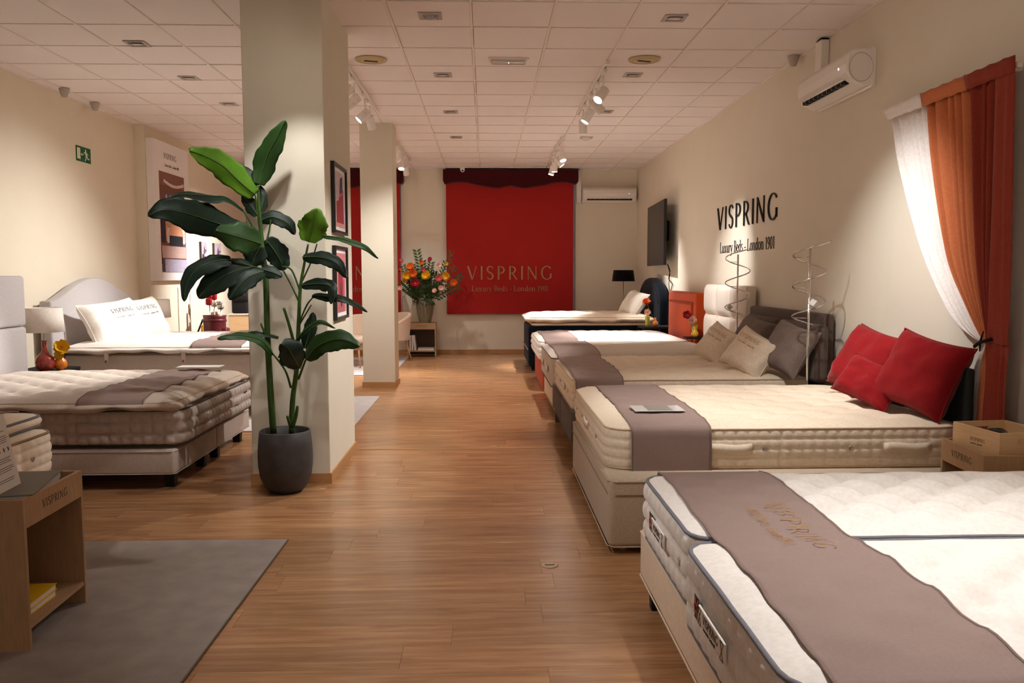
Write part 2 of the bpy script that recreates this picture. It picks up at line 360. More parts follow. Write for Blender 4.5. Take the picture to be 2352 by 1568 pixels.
# ---------------------------------------------------------------- the room
XR, XL, XL2, YB, YF, YJ = 2.776, -4.44, -4.30, 15.21, -3.0, 10.78
def struct(o): o['kind'] = 'structure'; return o
nt = M['floor'].node_tree
fl = struct(mk('floor', box(XL-.3, XR+.2, YF, YB+.3, -.1, -.009), M['dark'], smooth=False))
PW, PL = .192, 1.285
cache = {}
farV = []
y = YF; row = 0
while y < YB:
    random.seed(row*13+5)
    x = XL-random.uniform(0, PL)
    y1 = min(y+PW, YB)
    while x < XR:
        x1 = min(x+PL, XR); xs = max(x, XL)
        if x1-xs > .02:
            g = .0005
            if 1.75 < y < 7.4 and x1 > -3.4:
                k = (round(x1-xs, 3), round(y1-y, 3))
                if k in cache:
                    o = bpy.data.objects.new('plank', cache[k]); COL.objects.link(o); o.parent = fl
                else:
                    o = mk('plank', box(-(x1-xs)/2+g, (x1-xs)/2-g, -(y1-y)/2+g, (y1-y)/2-g, -.009, 0), M['floor'], None, False)
                    for v in o.data.vertices: pass
                    o.data.transform(Matrix.Translation(o.location)); o.location = (0, 0, 0); cache[k] = o.data; o.parent = fl
                o.location = Vector(((xs+x1)/2, (y+y1)/2, 0)) - fl.location
            else: farV.append(box(xs+g, x1-g, y+g, y1-g, -.009, 0))
        x += PL
    y += PW; row += 1
tag(mk('planks', join(*farV), M['floor'], fl, False), kind='stuff')
random.seed(3)
struct(mk('trim_1', rbox(-1.05, .66, 6.815, 6.835, 0, .003, .001, 1), M['base'], None, False))

def wallbox(name, *b, m='wall'):
    return struct(mk(name, join(*[box(*q) for q in b]), M[m], None, False))
wallbox('wall_right', (XR, XR+.15, YF, YB+.2, 0, CE+.15))
wallbox('wall_left', (XL-.15, XL, YF, YJ, 0, CE+.15), (XL-.15, XL2, YJ, YB+.2, 0, CE+.15), m='wall_left')
W1, W2, WZ0, WZ1 = (-3.82, -1.525), (-.695, 1.65), .72, 3.2
wallbox('wall_back', (XL2, W1[0], YB, YB+.2, 0, CE+.15), (W1[1], W2[0], YB, YB+.2, 0, CE+.15), (W2[1], XR, YB, YB+.2, 0, CE+.15),
        (W1[0], W1[1], YB, YB+.2, 0, WZ0), (W1[0], W1[1], YB, YB+.2, WZ1, CE+.15), (W2[0], W2[1], YB, YB+.2, 0, WZ0), (W2[0], W2[1], YB, YB+.2, WZ1, CE+.15))
wallbox('wall_front', (XL-.15, XR+.15, YF-.15, YF, 0, CE+.15))
for i, (a, b) in enumerate((W1, W2)):
    o = struct(mk('window_%d' % (i+1), join(box(a, a+.05, YB+.1, YB+.16, WZ0, WZ1), box(b-.05, b, YB+.1, YB+.16, WZ0, WZ1), box(a, b, YB+.1, YB+.16, WZ0, WZ0+.05),
              box(a, b, YB+.1, YB+.16, WZ1-.05, WZ1), box((a+b)/2-.03, (a+b)/2+.03, YB+.1, YB+.16, WZ0, WZ1)), M['white_paint'], None, False))
    mk('pane', box(a+.05, b-.05, YB+.125, YB+.131, WZ0+.05, WZ1-.05), M['glass'], o, False)
BH = .072
def skirt(name, *b): struct(mk(name, join(*[box(*q) for q in b]), M['base'], None, False))
skirt('baseboard_back', (XL2, XR, YB-.013, YB, 0, BH))
skirt('baseboard_right', (XR-.013, XR, YF, YB-.013, 0, BH))
skirt('baseboard_left', (XL, XL+.013, YF, YJ-.013, 0, BH), (XL, XL2+.013, YJ-.013, YJ, 0, BH), (XL2, XL2+.013, YJ, YB-.013, 0, BH))
# columns
CA = (-1.622, -1.085, 5.71, 6.80); CB = (-1.575, -1.165, 10.62, 11.08)
for k, (a, b, c, d) in enumerate((CA, CB)):
    struct(mk('trim_%d' % (k+2), join(box(a, b, c, d, 0, CE+.02)), M['col'], None, False, bevel=.006))
    skirt('baseboard_column_%s' % ('front', 'rear')[k], (a-.012, b+.012, c-.012, c, 0, BH), (a-.012, b+.012, d, d+.012, 0, BH), (a-.012, a, c, d, 0, BH), (b, b+.012, c, d, 0, BH))

# ceiling: slab, rails and lay-in tiles
ce = struct(mk('ceiling', box(XL-.15, XR+.15, YF-.15, YB+.2, CE+.02, CE+.15), M['dark'], None, False))
GX, GY = -.6965, 5.9589
xs = [GX+.6*k for k in range(-7, 7)]; ys = [GY+.6*k for k in range(-16, 17)]
xe = [max(XL+.006, min(XR-.006, v)) for v in xs]; xe = sorted(set(round(v, 4) for v in xe)); ye = sorted(set(round(min(v, YB), 4) for v in ys if v > YF))
xe[0] = XL+.006; 
rails = [box(x-.0085, x+.0085, YF, YB, CE-.004, CE+.02) for x in xe[1:-1]]+[box(XL, XR, y-.0085, y+.0085, CE-.0035, CE+.019) for y in ye]
mk('ceiling_rail', join(*rails), M['grid'], ce, False)
struct(mk('trim_4', join(box(XR-.022, XR, YF, YB, CE-.006, CE+.02), box(XL, XL+.022, YF, YJ, CE-.006, CE+.02), box(XL2, XL2+.022, YJ, YB, CE-.006, CE+.02), box(XL, XR, YB-.022, YB, CE-.0055, CE+.0195)), M['grid'], None, False))
cache = {}; plain = []
for j in range(len(ye)):
    y0 = ye[j]; y1 = ye[j+1] if j+1 < len(ye) else YB
    if y1-y0 < .03: continue
    for i in range(len(xe)-1):
        x0, x1 = xe[i], xe[i+1]
        if x1-x0 < .03: continue
        if y1 > YJ+.05 and x1 <= XL2: continue
        g = .0105
        if y1 < 5.2: plain.append(box(x0+g, x1-g, y0+g, y1-g, CE+.002, CE+.018)); continue
        a, b = (x1-x0)/2-g, (y1-y0)/2-g; k = (round(a, 3), round(b, 3))
        if k not in cache:
            o = mk('ceiling_tile', rbox(-a, a, -b, b, 0, .015, .0015, 1), M['tile'], None, False); o.data.transform(Matrix.Translation(o.location)); cache[k] = o.data
        else: o = bpy.data.objects.new('ceiling_tile', cache[k]); COL.objects.link(o)
        o.parent = ce; dz = random.choice((0, 0, 0, .001, .002))
        o.location = Vector(((x0+x1)/2+random.uniform(-.002, .002), (y0+y1)/2+random.uniform(-.002, .002), CE+.0015+dz)) - ce.location
        if random.random() < .12: o.rotation_euler = (random.uniform(-.006, .006), random.uniform(-.006, .006), random.uniform(-.004, .004))
tag(mk('ceiling_tiles', join(*plain), M['tile'], ce, False), kind='stuff')

# ---------------------------------------------------------------- ceiling fittings
def downlight(x, y, label, tilt=0.2, on=False):
    t = thing('recessed_downlight', label, 'light', (x, y, CE), 'square recessed downlights in the ceiling tiles')
    h = .085
    fr = join(box(x-h, x+h, y-h, y-.058, CE-.006, CE-.0005), box(x-h, x+h, y+.058, y+h, CE-.006, CE-.0005), box(x-h, x-.058, y-.058, y+.058, CE-.006, CE-.0005), box(x+.058, x+h, y-.058, y+.058, CE-.006, CE-.0005))
    mk('frame', fr, M['greyplastic'], t, False)
    lm = xf(lathe(0, 0, [(.058, 0), (.05, .006), (.04, -.004), (.028, .004), (.012, .001), (.002, -.004)], 20), Matrix.Translation((x, y, CE-.008)) @ Matrix.Rotation(tilt, 4, 'X'))
    mk('lamp', lm, M['reflector'], t)
ords = ('nearest', 'second', 'third', 'fourth')
for i, (x, y) in enumerate(((-2.855, 7.08), (-2.85, 8.27), (-2.845, 9.5))):
    downlight(x, y, 'square recessed downlight left of the front column, %s of three' % ords[i])
for i, y in enumerate((6.28, 8.09, 9.89, 11.69)):
    downlight(-.397, y, 'square recessed downlight in the middle ceiling row, %s from the front%s' % (ords[i], ', turned aside and dark' if i == 0 else ''), .75 if i == 0 else .2)
for i, y in enumerate((6.29, 8.05, 9.84, 11.69)):
    downlight(1.415, y, 'square recessed downlight in the right ceiling row, %s from the front' % ords[i], -.5 if i == 3 else .2)
for x, y, l in ((-1.003, 7.53, 'round cream ceiling speaker grille beside the front column'), (1.417, 7.474, 'round cream ceiling speaker grille above the right beds')):
    t = thing('ceiling_speaker', l, 'speaker', (x, y, CE), 'round ceiling speakers')
    mk('rim', lathe(x, y, [(.14, CE-.001), (.138, CE-.012), (.115, CE-.014), (.11, CE-.006)], 36), M['speaker'], t)
    mk('grille', lathe(x, y, [(.108, CE-.002), (.105, CE-.01), (.05, CE-.016), (.004, CE-.017)], 32), M['speaker'], t)
    mk('slot', xf(rbox(-.06, .06, -.018, .018, 0, .006, .004, 2), Matrix.Translation((x, y, CE-.021)) @ Matrix.Rotation(.3, 4, 'Z')), M['print_dark'], t)
x, y = .214, 7.517
t = thing('emergency_light', 'rectangular emergency light with green indicator on the middle ceiling', 'light', (x, y, CE))
mk('frame', join(box(x-.18, x+.18, y-.075, y-.055, CE-.012, CE-.0005), box(x-.18, x+.18, y+.055, y+.075, CE-.012, CE-.0005), box(x-.18, x-.155, y-.055, y+.055, CE-.012, CE-.0005), box(x+.155, x+.18, y-.055, y+.055, CE-.012, CE-.0005)), M['plastic'], t, False)
mk('diffuser', rbox(x-.15, x+.15, y-.05, y+.05, CE-.035, CE-.001, .012, 3), M['clear'], t)
mk('indicator', lathe(x, y-.03, [(.004, CE-.038), (.003, CE-.035)], 8), M['green_led'], t)
for x, y, l, r in ((-4.28, 8.75, 'pale cone motion sensor on the left ceiling edge, nearer one', 0), (-4.29, 9.44, 'pale cone motion sensor on the left ceiling edge, farther one', 0), (2.70, 7.33, 'pale motion sensor on bracket at the top of the right wall', 1)):
    t = thing('motion_sensor', l, 'sensor', (x, y, CE))
    mk('body', lathe(x, y, [(.05, CE-.001), (.05, CE-.012), (.036, CE-.06), (.026, CE-.085), (.01, CE-.09)], 18), M['greyplastic'], t)
    mk('bracket', rbox(x-.015, x+.015, y-.015, y+.015, CE-.01, CE, .003, 1), M['greyplastic'], t)
t = thing('dome_camera', 'small white dome camera on ceiling above the red blind', 'camera', (-.40, 15.0, CE))
mk('housing', lathe(-.40, 15.0, [(.045, CE-.001), (.045, CE-.02), (.04, CE-.05), (.02, CE-.075), (.004, CE-.08)], 18), M['plastic'], t)
mk('lens_window', xf(lathe(0, 0, [(.018, 0), (.014, .008), (.003, .01)], 12), Matrix.Translation((-.40, 14.965, CE-.05)) @ Matrix.Rotation(pi/2, 4, 'X')), M['black'], t)

def track(name_label, x, ya, yb, spots, vis=True):
    t = thing('track_light', name_label, 'light', (x, (ya+yb)/2, CE), 'white ceiling track lights')
    rl = mk('rail', join(box(x-.018, x-.006, ya, yb, CE-.038, CE-.001), box(x+.006, x+.018, ya, yb, CE-.038, CE-.001), box(x-.006, x+.006, ya, yb, CE-.01, CE-.001), box(x-.02, x+.02, ya-.05, ya, CE-.04, CE-.001), box(x-.02, x+.02, yb, yb+.02, CE-.04, CE-.001)), M['plastic'], t, False)
    for (y, tg, pw, cone, bl) in spots:
        p = Vector((x, y, HZ)); d = (Vector(tg)-p).normalized()
        mk('adapter', rbox(x-.017, x+.017, y-.16, y+.02, CE-.075, CE-.0385, .004, 1), M['plastic'], t)
        q = d.to_track_quat('Z', 'Y').to_matrix().to_4x4()
        R = Matrix.Translation(p) @ q
        prof = [(.043, -.045), (.046, -.042), (.046, .012), (.0445, .014), (.0445, .017), (.046, .019), (.046, .098), (.044, .1), (.042, .098), (.040, .085)]
        mk('spot_head', xf(lathe(0, 0, prof, 24), R), M['plastic'], t)
        mk('yoke', join(tube([(x, y-.02, CE-.07), (x, y-.02, CE-.13), (x, y, HZ+.02)], .009, 8)), M['plastic'], t)
        mk('lamp_lens', xf(lathe(0, 0, [(.0395, .0), (.0395, .004), (.02, .007), (.002, .008)], 20), R @ Matrix.Translation((0, 0, .084))), M['lens'], t)
        spot(p+d*.115, tg, pw, cone, bl, size=.035)
    return t
track('white track light with four spotlights over the right aisle, nearer of the two right tracks', 1.095, 7.55, 9.85, SPOTS_R1)
track('white track light with four spotlights beside the front column, above the aisle left side', -1.245, 7.6, 9.85, SPOTS_L1)
track('far right white track light with glaring spotlights before the red blind', 1.075, 11.6, 13.9, SPOTS_R2)
track('far left white track light behind the slim column', -1.26, 11.6, 13.9, SPOTS_L2)
track('unseen white track light added above the nearest right bed', 1.095, 2.35, 5.3, SPOTS_R0)
track('unseen white track light added above the near aisle left side', -1.2, 2.4, 5.1, SPOTS_L0)
# ---------------------------------------------------------------- beds
def corner(hx, hy, r, x, y):
    dx, dy = abs(x)-(hx-r), abs(y)-(hy-r)
    if dx > 0 and dy > 0:
        u, v = dx/r, dy/r
        dx, dy = r*u*sqrt(1-v*v/2), r*v*sqrt(1-u*u/2)
        x = math.copysign(hx-r+dx, x); y = math.copysign(hy-r+dy, y)
    return x, y
class Pad:
    """a mattress or topper body: rounded plan, domed tufted top, quilted sides"""
    def __init__(s, x0, x1, y0, y1, z0, z1, crown=.03, r=.1, px=.34, py=.3, depth=.02, crease=.5, cell=.07, rows=4, puff=.008, roll=0, wav=0, seed=0, step=.03):
        s.__dict__.update(locals()); s.cx, s.cy = (x0+x1)/2, (y0+y1)/2; s.hx, s.hy = (x1-x0)/2, (y1-y0)/2
    def H(s, X, Y, k=1.0):
        x, y = X-s.cx, Y-s.cy
        d = max(0, min(s.hx-abs(x), s.hy-abs(y)))
        e = 1-exp(-(d/.055)**1.3)
        a, b = x/s.px+y/s.py+.5, x/s.px-y/s.py
        cre = (abs(sin(pi*a))*abs(sin(pi*b)))**.5
        ra, rb = a-round(a), b-round(b); dd = (ra*s.px)**2+(rb*s.py)**2
        h = s.crown*e*(1-.25*(abs(x)/s.hx)**3-.25*(abs(y)/s.hy)**3)
        h -= k*s.depth*min(1, max(0, (d-.05)/.13))*(s.crease*(1-cre)+.75*exp(-dd/(2*.045**2)))
        h += .004*e*nz(X*3+s.seed, Y*3, s.seed)
        return s.z1+h
    def body(s):
        nx, ny = max(8, int(2*s.hx/s.step)), max(8, int(2*s.hy/s.step))
        V, F = [], []
        def lin(n, h):   # denser near the edges
            o = []
            for i in range(n+1):
                t = -1+2*i/n; o.append(h*(t*.75+.25*(t**3*1.5-.5*t**5)) if True else h*t)
            m = o[-1]; return [v*h/m for v in o]
        X, Y = lin(nx, s.hx), lin(ny, s.hy)
        for j in range(ny+1):
            for i in range(nx+1):
                x, y = corner(s.hx, s.hy, s.r, X[i], Y[j])
                V.append((s.cx+x, s.cy+y, s.H(s.cx+X[i], s.cy+Y[j]) if 0 < i < nx and 0 < j < ny else s.z1))
        for j in range(ny):
            for i in range(nx): a = j*(nx+1)+i; F.append((a, a+1, a+nx+2, a+nx+1))
        top = (V, F)
        per = s.loop(.013 if s.cell < .1 and s.step < .035 else .022); n = len(per); rows = s.rows; sub = 6; R = rows*sub
        sv = []
        L = 0; acc = []
        for i in range(n):
            acc.append(L); a, b = per[i][0], per[(i+1) % n][0]; L += sqrt((a[0]-b[0])**2+(a[1]-b[1])**2)
        nc = max(4, round(L/s.cell))
        for j in range(R+1):
            t = j/R
            for i in range(n):
                (x, y), (ax, ay) = per[i]
                u = acc[i]/L*nc
                q = (abs(sin(pi*u))**.45)*(abs(sin(pi*t*rows))**.45) if 0 < j < R else 0
                if s.cell < .3 and s.wav: q = .6*(abs(sin(pi*u))**.5)*sin(pi*t)+.4*q
                off = s.puff*q+s.roll*sin(pi*t)
                zz = s.z1+(s.z0-s.z1)*t + (s.wav*(1-abs(2*t-1))*0)
                sv.append((x+ax*off, y+ay*off, zz + s.wv(acc[i]/L)*(0 if j in () else 1)*(t)))
        sf = []
        for j in range(R):
            for i in range(n): sf.append((j*n+i, (j+1)*n+i, (j+1)*n+(i+1) % n, j*n+(i+1) % n))
        bot = [(p[0][0], p[0][1], s.z0+s.wv(acc[i]/L)) for i, p in enumerate(per)]
        return join(top, (sv, sf), (bot, [tuple(range(n))[::-1]]))
    def wv(s, t): return s.wav*(sin(t*2*pi*9+s.seed)+.6*sin(t*2*pi*23+s.seed*2)) if s.wav else 0
    def loop(s, ds, off=0):
        """perimeter points with outward normals; same plan as the top"""
        out = []; hx, hy, r = s.hx, s.hy, s.r
        def seg(a, b, nrm):
            n = max(1, int(sqrt((a[0]-b[0])**2+(a[1]-b[1])**2)/ds))
            for i in range(n): out.append(((a[0]+(b[0]-a[0])*i/n, a[1]+(b[1]-a[1])*i/n), nrm))
        def arc(cx, cy, a0):
            n = max(4, int(r*pi/2/ds))
            for i in range(n): a = a0+pi/2*i/n; out.append(((cx+r*cos(a), cy+r*sin(a)), (cos(a), sin(a))))
        seg((-hx+r, -hy), (hx-r, -hy), (0, -1)); arc(hx-r, -hy+r, -pi/2)
        seg((hx, -hy+r), (hx, hy-r), (1, 0)); arc(hx-r, hy-r, 0)
        seg((hx-r, hy), (-hx+r, hy), (0, 1)); arc(-hx+r, hy-r, pi/2)
        seg((-hx, hy-r), (-hx, -hy+r), (-1, 0)); arc(-hx+r, -hy+r, pi)
        return [((s.cx+x+nx*off, s.cy+y+ny*off), (nx, ny)) for (x, y), (nx, ny) in out]
    def piping(s, z, r=.006, off=.003):
        L = s.loop(.04, off); n = len(L)
        w_ = s.wav if abs(z-s.z0) < .03 else 0
        return tube([(p[0][0], p[0][1], z+.0025*nz(p[0][0]*7, p[0][1]*7, 3)+(s.wv(i/n) if w_ else 0)) for i, p in enumerate(L)], r, 6, closed=True)
def mattress(label, pad, m, pipe, name='mattress', cat='mattress', handles=(), vents=(), group=None, piper=.006):
    t = thing(name, label, cat, (pad.cx, pad.cy, pad.z0), group)
    mk('ticking', pad.body(), M[m], t)
    mk('piping', pad.piping(pad.z1, piper), M[pipe], t); mk('piping', pad.piping(pad.z0, piper), M[pipe], t)
    zc = (pad.z0+pad.z1)/2
    def face(side, a):      # point and frame on a side
        if side == 'near': return Vector((a, pad.y0-.012, zc)), Vector((1, 0, 0)), Vector((0, -1, 0))
        if side == 'foot': return Vector((pad.x0-.012, a, zc)), Vector((0, -1, 0)), Vector((-1, 0, 0))
        if side == 'footr': return Vector((pad.x1+.012, a, zc)), Vector((0, 1, 0)), Vector((1, 0, 0))
    for (side, a, wd, ht) in handles:
        c, u, n = face(side, a); q = plc(c, u, (0, 0, 1), n)
        st = [q(x, y, z) for x, y, z in ()]
        nn = 9; V = []; F = []
        for i in range(nn):
            t_ = i/(nn-1); bul = .006*sin(pi*t_)+.004
            for (yy, o_) in ((-ht/2, 0), (-ht/2, .006), (ht/2, .006), (ht/2, 0)): V.append(q((t_-.5)*wd, yy+(.004*sin(t_*7)), o_+bul))
        for i in range(nn-1):
            for k in range(4): F.append((4*i+k, 4*i+(k+1) % 4, 4*i+4+(k+1) % 4, 4*i+4+k))
        F += [(3, 2, 1, 0), (4*nn-4, 4*nn-3, 4*nn-2, 4*nn-1)]
        h = mk('handle', (V, F), M[m], t)
        sq = ht*.8; S_ = []
        for sx in (-1, 1):
            xc = sx*(wd/2-sq*.62)
            ring = [(xc-sq/2, -sq/2), (xc+sq/2, -sq/2), (xc+sq/2, sq/2), (xc-sq/2, sq/2), (xc-sq/2, -sq/2), (xc+sq/2, sq/2)]
            S_.append(tube([q(p[0], p[1], .0085) for p in ring], .0012, 4)); S_.append(tube([q(xc-sq/2, sq/2, .0085), q(xc+sq/2, -sq/2, .0085)], .0012, 4))
        mk('stitching', join(*S_), M['pipe_beige'], h)
    for (side, a) in vents:
        c, u, n = face(side, a); R = Matrix.Translation(c+n*.002) @ n.to_track_quat('Z', 'Y').to_matrix().to_4x4()
        mk('air_vent', xf(lathe(0, 0, [(.014, 0), (.014, .004), (.009, .005), (.008, .002), (.001, .002)], 14), R), M['steel'], t)
    return t
def leg(x, y, z1, m, t, w0=.035, taper=.8, square=True):
    if square:
        V = [(x+sx*w0*taper, y+sy*w0*taper, 0) for sx, sy in ((-1, -1), (1, -1), (1, 1), (-1, 1))]+[(x+sx*w0, y+sy*w0, z1) for sx, sy in ((-1, -1), (1, -1), (1, 1), (-1, 1))]
        return mk('leg', (V, box(0, 1, 0, 1, 0, 1)[1]), M[m], t, False, bevel=.004)
    return mk('leg', lathe(x, y, [(w0*taper, 0), (w0, z1*.5), (w0, z1)], 16), M[m], t)
def divan(label, x0, x1, y0, y1, z0, z1, m, legs, legm='leg_black', split=None, seam=True, legw=.035, square=True, r=.02, group=None):
    t = thing('divan_bed', label, 'bed', ((x0+x1)/2, (y0+y1)/2, 0), group)
    parts = [(y0, y1)] if not split else [(y0, split-.004), (split+.004, y1)]
    for a, b in parts:
        u = mk('upholstered_base', rbox(x0, x1, a, b, z0, z1, r, 4), M[m], t)
        if seam:
            for zz in (z0+.006, z1-.012):
                loop = [(x0-.002, a+r, zz), (x0-.002, b-r, zz), (x0+r, b+.002, zz), (x1-r, b+.002, zz), (x1+.002, b-r, zz), (x1+.002, a+r, zz), (x1-r, a-.002, zz), (x0+r, a-.002, zz)]
                mk('seam', tube(loop, .0035, 5, closed=True), M[m], u)
    for (x, y) in legs: leg(x, y, z0+.01, legm, t, legw, square=square)
    global BED
    BED = t
    return t
def runner(label, pads, x0, x1, ya, yb, zn=None, zf=None, skew=(0, 0), lift=.012, text=None, n=26):
    """taupe cloth across the bed: follows the tops, drapes over the near side to zn and the far side to zf"""
    path = []
    def top(x, y):
        p = min(pads, key=lambda p: max(p.y0-y, y-p.y1, 0)); yy = min(max(y, p.y0+.012), p.y1-.012)
        m_ = sum(max(p.z1, p.H(min(max(x+a, p.x0+.02), p.x1-.02), min(max(yy+b, p.y0+.012), p.y1-.012))) for a in (-.1, 0, .1) for b in (-.1, 0, .1))/9
        return max(m_+.010, p.H(x, yy)+.006)
    near, far = pads[0].y0, pads[-1].y1
    if zn is not None:
        k = 9
        for i in range(k): z = zn+(pads[0].z1-.035-zn)*i/(k-1); path.append((near-.026-.006*sin(pi*i/(k-1)), z))
        path += [(near-.025, pads[0].z1-.005), (near-.012, pads[0].z1+.016)]
        ys_ = near+.015
    else: ys_ = ya
    ye_ = far-.015 if zf is not None else yb
    m_ = max(10, int((ye_-ys_)/.035))
    for i in range(m_+1): path.append((ys_+(ye_-ys_)*i/m_, None))
    if zf is not None:
        path += [(far+.012, pads[-1].z1+.016), (far+.025, pads[-1].z1-.005)]
        for i in range(6): path.append((far+.026, pads[-1].z1-.035-(pads[-1].z1-.035-zf)*i/5))
    L = len(path); nu = n
    def P(i, j, off):
        u = i/(nu-1); y, z = path[j]; t_ = j/(L-1)
        x = x0+(x1-x0)*u + skew[0]*(1-t_)+skew[1]*t_ + .004*sin(j*.23+1)*(1)
        if z is None:
            zz = top(x, y)+.004*nz(x*4, y*5, 7)+.003*sin((y+x*.3)*16)*max(0, nz(x*2, y*2, 1))
            if not off: return (x, y, zz)
            return (x, y, zz-.004)
        o_ = .004*nz(x*6, z*6, 2); s_ = -1 if y < (near+far)/2 else 1
        return (x, y+s_*o_-(s_*.004 if off else 0), z)
    tV, tF = grid(nu, L, lambda i, j: P(i, j, 0)); bV, bF = grid(nu, L, lambda i, j: P(i, j, 1))
    N = len(tV); F = list(tF)+[tuple(a+N for a in f[::-1]) for f in bF]
    for j in range(L-1): F += [(j*nu, (j+1)*nu, N+(j+1)*nu, N+j*nu), (j*nu+nu-1, N+j*nu+nu-1, N+(j+1)*nu+nu-1, (j+1)*nu+nu-1)]
    for i in range(nu-1): F += [(i, N+i, N+i+1, i+1), ((L-1)*nu+i, (L-1)*nu+i+1, N+(L-1)*nu+i+1, N+(L-1)*nu+i)]
    t = thing('bed_runner', label, 'runner', ((x0+x1)/2, (near+far)/2, pads[0].z1), 'taupe cloth runners across the beds')
    mk('cloth', (tV+bV, F), M['runner'], t)
    for c in (0, nu-1): mk('hem', tube([P(c, j, 0) for j in range(L)], .004, 5), M['runner_edge'], t)
    if text:
        (tx, ty, h, sub) = text
        f = lambda a, b, c: (tx+b, ty-a, top(tx+b, ty-a)+.004*nz((tx+b)*4, (ty-a)*5, 7)+.003*sin(((ty-a)+(tx+b)*.3)*16)*max(0, nz((tx+b)*2, (ty-a)*2, 1))+.009+c)
        V, ln = word('VISPRING', h, f, .42, .0008, .5)
        mk('lettering', V, M['gold'], t, False)
        if sub: mk('lettering', small_text(SUB, ln*.8, lambda a, b, c: f(a+ln*.1, b-h*1.1, c), .0006, 1.3, .5), M['gold'], t, False)
    return t, top

# R1: nearest right bed, two mattresses side by side on one cream base
divan('cream upholstered bed base on dark legs, nearest on the right', .67, 2.72, 1.60, 3.52, .135, .345, 'base_white', [(.73, 3.46), (.73, 1.68), (2.62, 3.46), (2.62, 1.68)], square=True, legw=.028)
pF = Pad(.67, 2.70, 2.60, 3.44, .352, .588, .045, .09, .26, .22, .046, .75, .085, 3, .016, .006, seed=1, step=.026)
pN = Pad(.635, 2.70, 1.62, 2.57, .350, .585, .045, .09, .30, .25, .042, .7, .085, 3, .016, .006, seed=4, step=.026)
mF = mattress('white tufted mattress with grey piping on the nearest right base, farther of the pair', pF, 'white', 'pipe_grey', vents=[('foot', 2.73)], piper=.008)
mN = mattress('white mattress with thick grey piping at the lower right corner, nearer of the pair', pN, 'white', 'pipe_grey', vents=[('foot', 1.86)], piper=.008)
for t, pd, yc, s in ((mF, pF, 3.02, .85), (mN, pN, 2.15, 1.0)):
    q = plc((pd.x0-.024, yc, .478), (0, -1, 0), (0, 0, 1), (-1, 0, 0))
    lb = join(*[xf(rbox(-.13*s, .13*s, -.028, .028, 0, .008, .003, 2), Matrix.Identity(4))]); lb = ([q(*v) for v in lb[0]], lb[1])
    h = mk('brand_label', lb, M['white'], t)
    V, ln = word('VISPRING', .026*s, lambda a, b, c: q(a-.075*s, b-.006, c+.0085), .22, .0008); mk('lettering', V, M['print_dark'], h, False)
    mk('lettering', small_text(SUB, .12*s, lambda a, b, c: q(a-.07*s, b-.022, c+.0085)), M['print_dark'], h, False)
    for sx in (-1, 1): mk('stitching', tube([q(sx*.125*s, -.024, .009), q(sx*.095*s, -.024, .009), q(sx*.125*s, .024, .009), q(sx*.095*s, .024, .009), q(sx*.125*s, -.024, .009)], .0012, 4), M['pipe_tan'], h)
    fq = lambda a, b, c: q(a-.165*s, b+.002, c)
    bx = lambda x0, x1, y0, y1, c: ([fq(x, y, z) for x, y, z in box(x0, x1, y0, y1, c, c+.0012)[0]], box(0, 1, 0, 1, 0, 1)[1])
    fl_ = join(setm(bx(-.026, .026, -.034, .034, .002), 0), setm(bx(-.004, .004, -.03, .03, .004), 1), setm(bx(-.022, .022, -.005, .005, .004), 1),
               setm(([fq(-.022, -.03, .0045), fq(-.018, -.03, .0045), fq(.022, .03, .0045), fq(.018, .03, .0045)], [(0, 1, 2, 3)]), 2), setm(([fq(.022, -.03, .0046), fq(.018, -.03, .0046), fq(-.022, .03, .0046), fq(-.018, .03, .0046)], [(0, 1, 2, 3)]), 2))
    mk('flag_label', fl_, [M['black'], M['red_hood'], M['paper']], t, False)
runner('long taupe runner with gold lettering over the two nearest mattresses', [pN, pF], .735, 1.17, 0, 3.45, zn=.3, zf=.5, skew=(-.02, .0), text=(.985, 2.88, .07, True), n=30)

# R2: beige mattress on a divan
divan('beige woven divan base standing on castors, second bed from the front right', .628, 2.62, 4.16, 5.93, .035, .395, 'base_beige', [], r=.03)
t = BED
mk('seam', tube([(.625, 4.19, .315), (.625, 5.90, .315)], .003, 5), M['pipe_tan'], t); mk('seam', tube([(.66, 4.157, .315), (2.60, 4.157, .315)], .003, 5), M['pipe_tan'], t)
for x, y in ((.72, 4.25), (.72, 5.84), (2.52, 4.25), (2.52, 5.84)): leg(x, y, .05, 'wood_leg', t, .028, square=False)
p2 = Pad(.655, 2.595, 4.37, 6.02, .402, .612, .048, .13, .34, .28, .032, .6, .062, 4, .008, .012, seed=9)
mattress('beige tufted mattress with handles on the woven divan, below the red cushions', p2, 'beige', 'pipe_beige', handles=[('near', 1.30, .26, .055), ('near', 2.28, .26, .055), ('foot', 5.2, .2, .05)], vents=[('near', 1.50), ('near', 1.97), ('near', 2.5), ('foot', 5.75), ('foot', 5.45), ('foot', 4.75)])
r2, top2 = runner('taupe runner with an acrylic card on it, second bed from the front', [p2], .775, 1.20, 0, 5.96, zn=.35, zf=.5, skew=(.0, .02))
mk('headboard', rbox(2.622, 2.658, 4.38, 5.95, .1, .93, .015, 4), M['hb_dark'], t)['label'] = 'low black green headboard'
# card
z_ = max(top2(.86, 4.72), top2(1.12, 4.72), top2(1.0, 4.8))+.008
cd = thing('info_card', 'clear acrylic card with a dark band lying on the taupe runner', 'card', (1.0, 4.74, z_))
mk('sheet', rbox(.85, 1.14, 4.65, 4.85, z_, z_+.004, .0015, 1), M['clear'], cd, False)
mk('dark_band', box(.93, 1.07, 4.66, 4.84, z_+.0042, z_+.0052), M['greycover'], cd, False)

